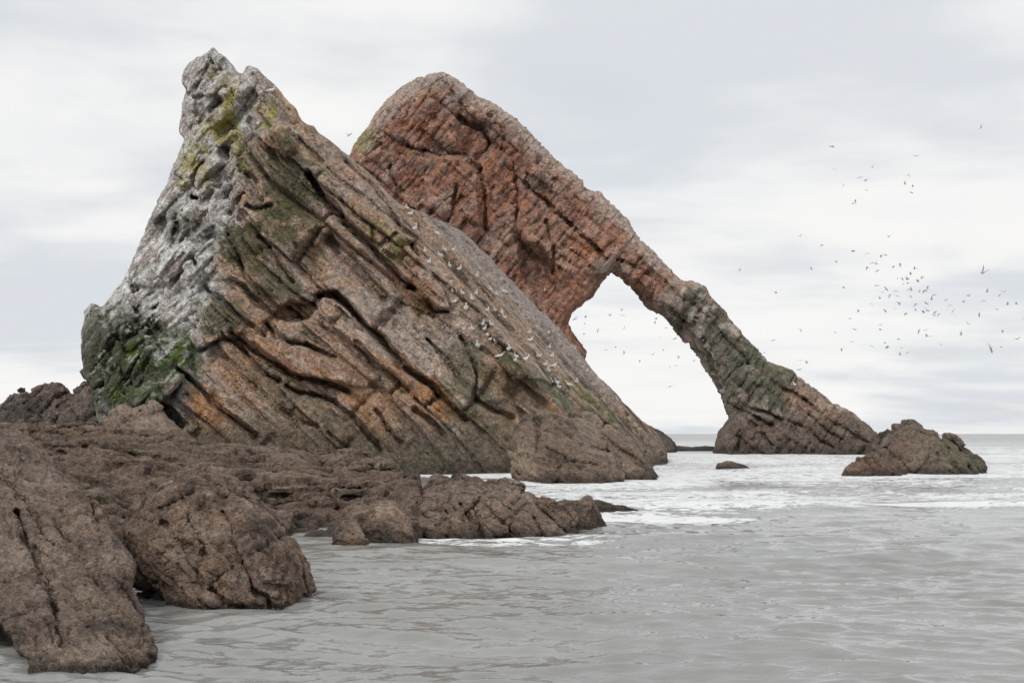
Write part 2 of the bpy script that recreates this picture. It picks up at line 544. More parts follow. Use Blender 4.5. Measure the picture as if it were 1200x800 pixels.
def main_full(x, y, z):
    fr, le, sl, ba, o, u, v = main_base(x, y, z)
    s, t = strata(x, y, z)
    wob = vnoise(x / 1.1, y / 1.1, z / 1.1, 3)
    wu = u + wob * F32(2.5); wv = v + vnoise(x / 1.1, y / 1.1, z / 1.1, 4) * F32(2.5)
    R = sample(REL_MAIN, wu, wv)
    yw = y + vnoise(x / 2, y / 2, z / 2, 6) * F32(0.6)
    tide = 1 - F32(0.55) * (1 - sstep(1.2, 3.4, z))
    sf, tf = front_strata(x, y, z)
    b1, e1 = blocks(sf, tf, yw, 1.35, 6.5, 5.0, 1)
    b1 = b1 * sstep(0.0, 0.16, e1)
    b2, e2 = blocks(sf + wob * F32(0.05), tf, yw, 0.50, 2.4, 2.2, 2)
    b2 = b2 * sstep(0.0, 0.13, e2)
    inner = F32(0.3) + F32(0.7) * sstep(0.0, 1.8, -o)
    bedded = F32(0.30) + F32(0.70) * sstep(-0.15, 0.35, np.sin(b1 * 9.0))
    rf = F32(0.50) * b1 + bedded * (F32(0.20) * b2 - F32(0.22) * np.exp(-(e2 / F32(0.14)) ** 2)) - F32(0.62) * np.exp(-(e1 / F32(0.17)) ** 2)
    rf = rf * tide * inner + R + F32(0.07) * wob
    b3, e3 = blocks(t, s, yw, 1.5, 2.6, 2.6, 4)
    b3 = b3 * sstep(0.0, 0.16, e3)
    b4, e4 = blocks(t + wob * F32(0.1), s, yw, 0.55, 1.3, 1.4, 5)
    rl = (F32(0.70) * b3 + F32(0.22) * b4 - F32(0.26) * np.exp(-(e3 / F32(0.16)) ** 2)) * inner + R * (F32(0.4) + F32(0.6) * sstep(0.3, 2.0, -o)) + F32(0.07) * wob
    b7, e7 = blocks(t + F32(0.04) * wob, s, yw, 0.42, 2.2, 1.6, 6, 0.6)
    b7 = b7 * sstep(0.0, 0.09, e7)
    rl = rl + F32(0.24) * b7 * inner
    q = y + F32(0.22) * t + vnoise(x / 4, y / 4, z / 4, 8) * F32(0.5)
    smooth_band = sstep(0, 4, y - 81) * 0.8
    wq = vnoise(x / 2.0, y / 1.0, z / 2.0, 10) * F32(0.18)
    rs = F32(0.44) * sheets(q + wq, t, 2.6, 14.0, 8) + F32(0.16) * sheets(q + wq, t, 1.0, 6.0, 9) * (1 - smooth_band) + F32(0.06) * wob + np.minimum(R, 0) * 0.25
    f = np.maximum(np.maximum(fr - rf, le - rl), sl - rs)
    f = np.maximum(f, ba)
    f = np.maximum(f, o + F32(0.07) * wob + F32(0.06) * b2)
    return f

def col_main(p, n, seed=0):
    x, y, z = [p[:, i].astype(F32) for i in range(3)]
    u, v = uv_of(x, y, z)
    n1 = vnoise(x / 1.3, y / 1.3, z / 1.3, 21); n2 = fbm(x / 2.5, y / 2.5, z / 2.5, 31, 4, 0.6); n3 = fbm(x * 1.6, y * 1.6, z * 1.6, 41, 3, 0.6)
    n4 = fbm(x / 1.2, y / 1.2, z / 1.2, 61, 4, 0.65)
    uu = u + 12 * n4 + 7 * n3; vv = v + 12 * fbm(x / 1.2, y / 1.2, z / 1.2, 71, 4, 0.65)
    fr, le, sl, ba, o, _, _ = main_base(x, y, z)
    s, t = strata(x, y, z)
    b1, e1 = blocks(s, t, y, 1.35, 5.2, 4.0, 1)
    b2, e2 = blocks(s, t, y, 0.46, 1.5, 1.4, 2)
    is_slab = sstep(-0.6, 0.2, sl - np.maximum(fr, le)) * sstep(0.15, 0.45, n @ NB)
    is_left = sstep(-0.7, 0.5, le - fr + 0.5 * n4) * (1 - is_slab)
    c = np.tile(np.array([[0.475, 0.330, 0.240]]), (len(p), 1))
    c = mix(c, (0.515, 0.395, 0.325), sstep(-0.2, 0.5, b1 + 0.5 * n2))
    c = mix(c, (0.345, 0.290, 0.240), sstep(0.05, 0.6, b2 + n2 * 0.8) * 0.75)
    c = mix(c, (0.47, 0.285, 0.165), sstep(0.05, 0.45, n2 + 0.35 * n3) * 0.65)
    c = mix(c, (0.12, 0.11, 0.095), sstep(0.15, 0.5, n3 - 0.2 * n2) * 0.55)
    bq = np.clip(b2, -1, 1)
    def patch(cx, cy, rx, ry, ang, k, led=0.0):
        return sstep(0.40, 0.60, blob(uu, vv, cx, cy, rx, ry, ang, 0.9) + 0.24 * bq + 0.26 * n3 + led * (n[:, 2] - 0.3)) * k
    # ochre zones on the front
    for cx, cy, rx, ry, ang, k in ((228,474,42,17,38,1.0),(515,470,34,11,44,0.95),(325,418,52,13,30,0.7),(470,445,42,10,42,0.6),(450,510,40,12,35,0.45),
                                   (495,345,22,20,30,0.6),(585,440,16,20,0,0.6),(420,470,60,14,30,0.45),(400,440,50,22,35,0.35),(662,486,22,9,20,0.7),(470,320,20,20,0,0.45)):
        c = mix(c, (0.46, 0.245, 0.125), patch(cx, cy, rx, ry, ang, k) * 0.9 * (1 - is_left))
    c = mix(c, (0.31, 0.225, 0.185), blob(uu, vv, 400, 262, 60, 34, 45, 0.5) * 0.4)
    # pale, bird-stained face
    pale = np.tile(np.array([[0.56, 0.525, 0.495]]), (len(p), 1))
    pale = mix(pale, (0.36, 0.275, 0.25), sstep(0.05, 0.3, n2 + 0.4 * bq) * 0.9)
    st = fbm((x * TB[0] + z * TB[2]) / 0.25, y / 1.2, (x * NB[0] + z * NB[2]) / 1.6, 91, 3, 0.6)
    pale = mix(pale, (0.80, 0.79, 0.76), 0.9 * sstep(-0.2, 0.18, st + 0.35 * n4) * (0.35 + 0.65 * blob(u, v, 205, 330, 95, 115, 0, 0.5)))
    pale = mix(pale, (0.19, 0.19, 0.155), sstep(0.3, 0.55, n4 - 0.5 * st) * 0.7)
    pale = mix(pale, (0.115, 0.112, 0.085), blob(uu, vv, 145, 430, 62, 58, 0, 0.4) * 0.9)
    c = c * (1 - is_left[:, None]) + pale * is_left[:, None]
    for cx, cy, rx, ry, ang, k in ((268,118,7,26,12,0.95),(262,150,10,18,20,0.9),(245,150,14,16,0,0.6),(276,160,11,10,0,0.8),(316,138,6,14,10,0.8),(232,175,16,12,0,0.55),(300,125,14,10,0,0.3),(222,190,16,14,0,0.6),(260,92,22,10,35,0.3),(240,205,14,12,0,0.5),(285,185,10,16,0,0.5),(215,215,12,10,0,0.5)):
        c = mix(c, (0.42, 0.37, 0.115), patch(cx, cy, rx, ry, ang, k))
    g_dark = (0.098, 0.096, 0.046)
    for cx, cy, rx, ry, ang, k in ((335,215,24,48,-10,0.8),(318,262,26,22,0,0.55),(285,290,32,28,0,0.85),(352,300,26,18,30,0.5),(315,330,34,26,30,0.7),(258,370,28,24,0,0.7),(350,245,30,30,0,0.45),(300,190,20,20,0,0.35),(240,270,24,20,0,0.4),(200,262,30,18,0,0.45),(590,400,50,20,40,0.5),
                                   (570,470,44,50,0,0.5),(540,440,30,40,0,0.4),(120,410,30,55,0,0.7),(620,440,40,16,40,0.75),(415,520,90,14,10,0.3),(345,470,60,20,20,0.45),(200,440,30,30,0,0.4)):
        c = mix(c, g_dark, patch(cx, cy, rx, ry, ang, k, 0.3))
    for cx, cy, rx, ry, ang, k in ((172,418,48,38,-10,1.0),(130,450,30,28,0,0.8),(205,410,22,28,0,0.7),(160,455,36,16,0,0.6)):
        c = mix(c, (0.085, 0.140, 0.026), patch(cx, cy, rx, ry, ang, k, 0.3))
    c = mix(c, (0.33, 0.31, 0.12), blob(uu, vv, 456, 285, 26, 17, 45, 0.5) * 0.8 * sstep(-0.4, 0.2, n3))
    c = mix(c, (0.32, 0.29, 0.12), blob(uu, vv, 395, 262, 22, 22, 45, 0.5) * 0.5 * sstep(-0.2, 0.2, n3))
    c = mix(c, (0.66, 0.64, 0.60), blob(uu, vv, 165, 410, 66, 40, 0, 0.5) * sstep(0.22, 0.36, st + 0.4 * n3) * 0.85)
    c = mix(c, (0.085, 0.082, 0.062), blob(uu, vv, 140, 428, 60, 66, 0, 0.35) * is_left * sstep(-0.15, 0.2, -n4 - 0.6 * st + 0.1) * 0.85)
    # bedding slab
    sb = np.tile(np.array([[0.43, 0.305, 0.225]]), (len(p), 1))
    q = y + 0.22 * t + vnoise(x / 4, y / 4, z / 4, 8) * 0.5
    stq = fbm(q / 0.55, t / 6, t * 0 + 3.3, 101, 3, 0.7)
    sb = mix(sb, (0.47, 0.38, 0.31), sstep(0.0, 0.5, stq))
    sb = mix(sb, (0.105, 0.082, 0.066), sstep(0.08, 0.34, -stq + 0.25 * n3) * 0.9)  # dark seam streaks along the sheets, also painting in the shade of their cracks
    sb = mix(sb, (0.40, 0.355, 0.325), sstep(79, 84.5, y + 1.5 * n4) * sstep(0, 3, z - 3) * 0.75)
    low = sstep(-30, 40, v - 475 + 0.0 * u + 20 * n4)
    sb = mix(sb, (0.125, 0.155, 0.055), blob(uu, vv, 700, 490, 62, 20, 42, 0.5) * 0.9 * sstep(-0.35, 0.15, n3 + stq))
    sb = mix(sb, (0.125, 0.14, 0.085), blob(uu, vv, 640, 462, 50, 14, 40, 0.5) * 0.75)
    sb = mix(sb, (0.25, 0.21, 0.18), sstep(500, 520, vv) * 0.6)
    sb = mix(sb, (0.42, 0.385, 0.34), sstep(0.25, 0.5, stq + 0.4 * n3) * 0.5)
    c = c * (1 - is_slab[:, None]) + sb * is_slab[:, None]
    # tidal zone
    td = (1 - sstep(1.6, 3.2, z + 0.9 * n4 + 0.4 * n3)) * (1 - 0.7 * is_slab)
    c = mix(c, (0.160, 0.125, 0.092), td * 0.92)
    c = mix(c, (0.07, 0.058, 0.046), (1 - sstep(0.25, 0.9, z + 0.5 * n4)) * 0.8)
    c = mix(c, (0.105, 0.100, 0.070), td * sstep(0.05, 0.5, n3 + 0.5 * n4) * 0.8)
    # droppings on ledges
    up = sstep(0.45, 0.85, n[:, 2])
    c = mix(c, (0.55, 0.53, 0.50), up * is_left * 0.55 * sstep(-0.2, 0.3, n3))
    return c

def fine_disp(p, q, amp_list, dirs=None):
    """small relief along the surface normal"""
    n = vnormals(p, q)
    x, y, z = [p[:, i].astype(F32) for i in range(3)]
    d = 0
    for fn, amp in amp_list:
        d = d + amp * fn(x, y, z)
    d = np.asarray(d) - np.mean(d)
    p = p + n * d[:, None]
    return p, vnormals(p, q)
def orient(p, q):
    c = p.mean(0)
    vol = np.einsum('ij,ij->i', p[q[:, 0]] - c, np.cross(p[q[:, 1]] - c, p[q[:, 2]] - c)).sum()
    return q if vol > 0 else q[:, ::-1].copy()

def small_main(x, y, z):
    s, t = front_strata(x, y, z)
    b, e = blocks(s, t, y, 0.22, 1.5, 1.2, 12)
    left = sstep(-0.4, 0.4, NL[0] * x + NL[1] * y + NL[2] * z + DL - (A_FRONT + B_FRONT * z - y) / F32(1.0966))
    a1 = crevice(s / 0.34, t / 4.0, y / 2.5, 16, 0.10); a2 = crevice(t / 0.36, s / 2.4, y / 2.0, 17, 0.10)
    sl = NB[0] * x + NB[1] * y + NB[2] * z + DB
    on = sstep(-0.7, -0.3, sl - np.maximum((A_FRONT + B_FRONT * z - y) / F32(1.0966), NL[0] * x + NL[1] * y + NL[2] * z + DL))
    tq = TB[0] * x + TB[1] * y + TB[2] * z
    q = y + F32(0.22) * tq
    lines = crevice(q / 0.8, tq / 9.0, tq * 0 + 1.7, 18, 0.12)
    return b * F32(0.55) * (1 - F32(0.6) * on) - F32(2.2) * lines * on - F32(1.3) * (1 - on) * (a1 * (1 - left) + a2 * (F32(0.25) + F32(0.35) * left))
p, q = surface((-28.5, 63, -1.6), (13, 94, 28.6), 0.112, main_coarse, main_full, 2.6)
q = orient(p, q)
p, q = tidy(p, q, -1.3)
p, nrm = fine_disp(p, q, [(small_main, 0.075), (lambda x, y, z: fbm(x / 0.6, y / 0.6, z / 0.6, 15, 3, 0.6), 0.06)])
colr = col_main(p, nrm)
fcn = p[q].mean(1)
fu, fv = uv_of(*[fcn[:, i] for i in range(3)])
fr, le, sl, ba, o_, _, _ = main_base(*[fcn[:, i].astype(F32) for i in range(3)])
fid = np.zeros(len(q), int)                                # 0 cliff face
part_names = ['cliff_face', 'bedding_slab', 'pale_face', 'mossy_buttress', 'summit_crag']
part_labels = [None, 'smooth tilted slab where gulls rest', 'pale guano stained left face', 'green mossy knob at lower left', 'jagged pointed top']
fid[le > fr] = 2
fid[(fv < 122) & (fu < 345)] = 4
fid[poly_sdf([(90,352),(140,355),(172,392),(226,398),(222,440),(190,470),(150,490),(90,490)], fu, fv) < 0] = 3
slabm = (sl > np.maximum(fr, le) - 0.25) & (fv > 128)
for pts, amt, part in BEDS_MAIN:
    if part:
        m = (poly_sdf(pts, fu, fv) < 0) & ~slabm & (fcn[:, 1] < 84)
        fid[m] = len(part_names)
        part_names.append('rock_bed'); part_labels.append(None)
fid[slabm] = 1
stack = link('sea_stack', None)
tag(stack, 'tall jagged sea stack with pale left face and gull covered slab sloping right', 'rock')
split_parts(stack, p, q, colr, MAT_STACK, nrm, fid, part_names, part_labels)
BVH_MAIN = BVHTree.FromPolygons(p.tolist(), q[p[q[:, 0], 1] < 92].tolist())
print('main', len(q), time.time() - T0)

# ------------------------------------------------------------------ sea arch
DA = 125.0
OUT_ARCH = [(400,200),(413,180),(423,163),(433,148),(450,122),(467,109),(490,92),(503,89),(518,85),(529,90),(548,104),(561,115),(578,122),(601,139),(612,149),(630,167),(647,183),
            (667,200),(683,213),(687,222),(702,227),(717,243),(737,263),(750,283),(767,297),(783,314),(796,328),(806,331),(825,337),(831,349),(846,363),(860,382),(867,389),
            (888,412),(899,425),(927,435),(934,443),(955,456),(971,471),(993,482),(1011,496),(1025,506),(1034,513),(1040,520),(1046,600),(836,600),(838,529),(845,506),(855,492),(848,471),
            (847,462),(836,447),(825,433),(817,415),(795,389),(776,370),(757,359),(746,344),(731,329),(717,317),(705,329),(692,349),(679,357),(667,368),(666,378),(669,389),
            (679,402),(685,411),(682,422),(684,470),(690,600),(400,600)]
HOLE_FRONT = [(860,560),(862,480),(858,456),(846,436),(834,414),(824,400),(806,380),(786,362),(768,350),(752,334),(736,320),(719,306),(704,318),(690,338),(676,348),(662,362),(662,378),(666,390),(676,402),(681,411),(678,422),(680,470),(686,560)]
HOLE_BACK = [(838,600),(838,529),(845,506),(855,492),(848,471),(847,462),(836,447),(825,433),(817,415),(795,389),(776,370),(757,359),(746,344),(731,329),(717,317),(705,329),(692,349),(679,357),(667,368),(666,378),(669,389),(679,402),(685,411),(682,422),(684,470),(690,600)]
O_ARCH = poly_sdf(OUT_ARCH)
H_FRONT = poly_sdf([(870, 462), (858, 456)] + HOLE_FRONT[3:-1] + [(720, 462)])
CRACKS_ARCH = [([(640,238),(658,256),(673,268),(685,280),(700,292),(711,302)], 2.6, 1.2),
    ([(724,302),(742,310),(762,322),(784,340),(800,354)], 2.0, 0.6),
    ([(558,190),(564,209),(568,234),(569,272)], 2.2, 1.2),
    ([(470,171),(492,176),(520,182),(542,182),(558,200)], 2.2, 1.1),
    ([(536,138),(553,146),(564,151),(575,165),(570,178),(558,187)], 3.0, 1.1),
    ([(572,136),(588,150),(592,162),(586,174)], 2.6, 0.7),
    ([(534,217),(530,245),(540,230)], 2.0, 1.0), ([(531,245),(524,262)], 2.0, 0.8),
    ([(613,217),(630,228),(650,242)], 2.2, 1.1), ([(600,190),(606,230),(604,262),(612,285)], 1.8, 0.9),
    ([(640,260),(650,290),(648,320)], 2.0, 0.9), ([(608,280),(625,300),(640,306)], 2.4, 1.2),
    ([(440,150),(465,165),(480,172)], 1.6, 0.8), ([(455,190),(462,215),(480,235)], 1.8, 0.7),
    ([(515,95),(530,110),(540,125)], 1.8, 0.8), ([(505,100),(490,140),(475,165)], 1.4, 0.6),
    ([(800,372),(820,390),(840,420),(856,448)], 2.0, 0.35), ([(780,330),(800,350),(830,372),(855,402),(880,430)], 1.6, 0.6),
    ([(850,470),(870,480),(890,492),(905,500)], 2.2, 1.0), ([(884,498),(896,512),(906,524)], 1.8, 0.9),
    ([(905,446),(940,468),(975,494),(1000,510),(1018,520)], 2.2, 0.9), ([(885,480),(915,490),(950,505),(975,525)], 1.8, 0.9),
    ([(868,500),(862,530)], 1.6, 0.6), ([(930,470),(960,495),(985,515)], 1.6, 0.9)]
BEDS_ARCH = [([(528,90),(560,118),(600,142),(640,178),(690,224),(680,236),(640,205),(600,170),(596,150),(570,125)], -0.3, 0),
    ([(520,180),(545,186),(556,205),(562,270),(540,290),(500,250),(505,205)], 1.1, 0),
    ([(607,215),(640,240),(700,300),(690,345),(660,370),(640,340),(630,300),(608,270)], 0.9, 0),
    ([(612,285),(635,290),(648,312),(655,345),(640,352),(610,322)], -1.6, 0),
    ([(470,100),(500,95),(505,130),(480,165),(440,150)], 0.5, 0),
    ([(536,135),(566,150),(580,170),(560,190),(542,180)], -0.9, 0),
    ([(840,440),(880,430),(920,445),(900,480),(860,470)], 0.8, 0),
    ([(842,510),(856,494),(900,505),(950,515),(985,530),(985,560),(836,560)], 0.9, 0)]
REL_ARCH = build_maps([(a, w * 0.8, dd * 0.75) for a, w, dd in CRACKS_ARCH], BEDS_ARCH, 3.0)
NA = np.array([0.60, -0.25, 0.76]); NA = (NA / np.linalg.norm(NA)).astype(F32)
TA = np.cross([0, 1, 0], NA); TA = (TA / np.linalg.norm(TA)).astype(F32)
def arch_base(x, y, z):
    u, v = uv_of(x, y, z)
    m = -sample(O_ARCH, u, v) * y / F32(FPX)
    r = F32(2.0)
    k = 1 - np.clip(m / r, 0, 1)
    rnd = r * F32(0.8) * (1 - np.sqrt(np.maximum(1 - k * k, 0)))
    yf = DA + 0.16 * z + F32(2.2) * (1 - sstep(2, 7, z)) * -1 + rnd
    th = 10.0 - 3.0 * sstep(820, 900, u) * 0
    f = np.maximum(np.maximum(yf - y, y - (DA + 0.16 * z + th - rnd)), -m)
    hf = -sample(H_FRONT, u, v) * y / F32(FPX) - np.maximum(y - (yf - rnd), 0) * F32(0.20)
    f = np.maximum(f, hf)
    return f, u, v, yf
def arch_full(x, y, z):
    f, u, v, yf = arch_base(x, y, z)
    w = vnoise(x / 9, y / 9, z / 9, 41) * F32(1.0) + vnoise(x / 3, y / 3, z / 3, 42) * F32(0.35)
    s = NA[0] * x + NA[1] * y + NA[2] * z + w
    t = TA[0] * x + TA[1] * y + TA[2] * z + vnoise(x / 4, y / 4, z / 4, 43) * F32(0.7)
    wob = vnoise(x / 1.6, y / 1.6, z / 1.6, 44); wob2 = vnoise(x / 1.6, y / 1.6, z / 1.6, 45)
    R = sample(REL_ARCH, u + 3 * wob, v + 3 * wob2)
    yw = y + vnoise(x / 3, y / 3, z / 3, 46) * F32(0.8)
    b1, e1 = blocks(t, s, yw, 2.2, 5.0, 5.0, 21)
    b2, e2 = blocks(s, t, yw, 1.5, 3.6, 3.0, 22)
    b2 = b2 * sstep(0.0, 0.22, e2)
    b3, e3 = blocks(t + wob * F32(0.2), s, yw, 0.65, 1.9, 2.0, 23)
    rel = F32(0.34) * b1 + F32(0.42) * b2 + F32(0.26) * b3 + R + F32(0.08) * wob
    rel = rel - F32(0.30) * np.exp(-(e1 / F32(0.15)) ** 2) - F32(0.25) * np.exp(-(e2 / F32(0.15)) ** 2)
    inner = np.maximum(-sample(O_ARCH, u, v) * y / F32(FPX), 0)
    return f - rel * (F32(0.25) + F32(0.75) * sstep(0.0, 1.8, inner))
def small_arch(x, y, z):
    s = NA[0] * x + NA[1] * y + NA[2] * z + vnoise(x / 3, y / 3, z / 3, 42) * F32(0.35)
    t = TA[0] * x + TA[1] * y + TA[2] * z
    b, e = blocks(t, s, y, 0.36, 1.6, 1.2, 25)
    return b * F32(0.6) - F32(1.7) * crevice(t / 0.7, y / 2, s / 3.2, 57, 0.12) - F32(0.5) * crevice(s / 0.6, y / 2, t / 2.2, 58, 0.10)
def col_arch(p, n):
    x, y, z = [p[:, i].astype(F32) for i in range(3)]
    u, v = uv_of(x, y, z)
    n2 = fbm(x / 4, y / 4, z / 4, 131, 4, 0.6); n3 = fbm(x * 0.9, y * 0.9, z * 0.9, 141, 3, 0.6); n4 = fbm(x / 1.9, y / 1.9, z / 1.9, 161, 4, 0.65)
    uu = u + 11 * n4 + 6 * n3; vv = v + 11 * fbm(x / 1.9, y / 1.9, z / 1.9, 171, 4, 0.65)
    s = NA[0] * x + NA[1] * y + NA[2] * z; t = TA[0] * x + TA[1] * y + TA[2] * z
    b1, e1 = blocks(s, t, y, 1.5, 3.6, 3.0, 22); b3, e3 = blocks(t, s, y, 0.65, 1.9, 2.0, 23)
    c = np.tile(np.array([[0.40, 0.208, 0.142]]), (len(p), 1))
    c = mix(c, (0.46, 0.275, 0.198), sstep(-0.1, 0.5, b1 + n2))
    c = mix(c, (0.31, 0.165, 0.125), sstep(0.0, 0.5, b3 - n2) * 0.8)
    c = mix(c, (0.39, 0.18, 0.10), sstep(0.1, 0.5, n2 + 0.4 * n3) * 0.7)
    st = fbm(t / 0.5, y / 2, s / 3.5, 191, 3, 0.6)
    c = mix(c, (0.42, 0.34, 0.29), sstep(0.12, 0.45, st + 0.3 * n4) * 0.6)
    c = mix(c, (0.085, 0.075, 0.07), sstep(0.15, 0.5, n4 - 0.4 * st) * 0.6)
    for cx, cy, rx, ry, ang, k in ((500,170,50,10,8,0.75),(470,225,34,18,40,0.6),(560,150,26,12,30,0.5),(520,255,40,14,40,0.4),(590,155,20,18,60,0.5),(530,115,20,14,0,0.45)):
        c = mix(c, (0.095, 0.085, 0.08), blob(uu, vv, cx, cy, rx, ry, ang, 0.6) * k * sstep(-0.3, 0.2, n3))
    pale = sstep(0, 1, 1 - (-sample(O_ARCH, u, v)) / 26 + 0.5 * n4) * (v < 320) * (u > 430)
    c = mix(c, (0.53, 0.43, 0.36), pale * 0.75)
    c = mix(c, (0.40, 0.35, 0.31), blob(uu, vv, 505, 105, 40, 22, 0, 0.6) * 0.6 * sstep(-0.2, 0.2, st))
    c = mix(c, (0.40, 0.29, 0.22), blob(uu, vv, 640, 280, 30, 40, 50, 0.6) * 0.3)
    c = mix(c, (0.30, 0.29, 0.14), blob(uu, vv, 425, 165, 14, 14, 0, 0.6) * 0.8)
    leg = sstep(0, 70, u - 745 + (v - 330) * 0.3)
    lc = np.tile(np.array([[0.30, 0.235, 0.195]]), (len(p), 1))
    lc = mix(lc, (0.42, 0.285, 0.23), sstep(0.0, 0.4, b1 + n2))
    lc = mix(lc, (0.50, 0.46, 0.41), sstep(0.1, 0.4, b3 + 0.5 * n3) * 0.6)
    lc = mix(lc, (0.118, 0.118, 0.080), sstep(-0.1, 0.25, n4 + 0.25 * n3 + 0.25 * blob(u, v, 845, 390, 60, 20, 45, 0.6) + 0.3 * blob(u, v, 890, 450, 50, 30, 20, 0.6)) * 0.85)
    lc = mix(lc, (0.33, 0.19, 0.12), blob(uu, vv, 955, 480, 40, 16, 35, 0.6) * 0.55)
    c = c * (1 - leg[:, None]) + lc * leg[:, None]
    td = 1 - sstep(2.6, 4.6, z + 1.2 * n4)
    c = mix(c, (0.165, 0.122, 0.098), td * 0.92)
    c = mix(c, (0.07, 0.058, 0.048), (1 - sstep(0.4, 1.3, z + 0.6 * n4)) * 0.8)
    c = mix(c, (0.13, 0.125, 0.09), td * sstep(0.1, 0.5, n3) * 0.6)
    return c
p, q = surface((-19, 119, -2), (40, 142, 41.2), 0.176, lambda x, y, z: arch_base(x, y, z)[0], arch_full, 3.0)
q = orient(p, q)
p, q = tidy(p, q, -1.5)
p, nrm = fine_disp(p, q, [(small_arch, 0.12), (lambda x, y, z: fbm(x / 0.9, y / 0.9, z / 0.9, 55, 3, 0.6), 0.08)])
colr = col_arch(p, nrm)
fcn = p[q].mean(1)
fu, fv = uv_of(*[fcn[:, i] for i in range(3)])
fid = np.zeros(len(q), int)
fid[poly_sdf([(400,60),(545,60),(565,150),(540,180),(460,172),(400,150)], fu, fv) < 0] = 3
fid[poly_sdf([(640,180),(717,230),(1100,420),(1100,480),(850,466),(720,318),(690,290),(640,240)], fu, fv) < 0] = 1
fid[(fu > 800) & (fv > 448 - 0.1 * (fu - 850))] = 2
arch = link('sea_arch', None)
tag(arch, 'reddish brown rock arch behind the stack, its thin curved leg reaching into the sea', 'rock')
split_parts(arch, p, q, colr, MAT_ARCH, nrm, fid, ['rock_wall', 'arch_leg', 'leg_foot', 'crest'], ['reddish rock wall', 'slender grey green leg', 'dark brown tidal foot', 'guano streaked crest'])
BVH_ARCH = BVHTree.FromPolygons(p.tolist(), q.tolist())
print('arch', len(q), time.time() - T0)

# ------------------------------------------------------------------ boulders, ledges and skerries
WEED = dict(base=(0.245, 0.178, 0.138), light=(0.345, 0.265, 0.208), dark=(0.070, 0.054, 0.043), olive=(0.135, 0.118, 0.062), rust=(0.27, 0.15, 0.08))
def weed_color(p, n, sc=1.0, k_olive=0.4, k_rust=0.2, tint=(1, 1, 1), pal=WEED, wet=0.20):
    x, y, z = [(p[:, i] / sc).astype(F32) for i in range(3)]
    a = fbm(x / 0.5, y / 0.5, z / 0.5, 201, 4, 0.6); b = fbm(x / 0.12, y / 0.12, z / 0.12, 211, 3, 0.6); d = fbm(x / 1.6, y / 1.6, z / 1.6, 221, 3, 0.55)
    c = np.tile(np.array([pal['base']]), (len(p), 1))
    c = mix(c, pal['light'], sstep(-0.05, 0.4, a + 0.5 * b))
    c = mix(c, pal['olive'], sstep(0.0, 0.35, d + 0.4 * a) * k_olive)
    c = mix(c, pal['rust'], sstep(0.2, 0.5, d * -1 + 0.5 * b) * k_rust)
    c = mix(c, pal['dark'], sstep(0.15, 0.5, -a + 0.6 * b) * 0.8)
    wl = 1 - sstep(0.25 * wet * sc ** 0.8, wet * sc ** 0.8, p[:, 2] + 0.12 * sc ** 0.8 * a)
    c = mix(c, pal['dark'], wl * 0.85)
    return c * np.array(tint)[None]

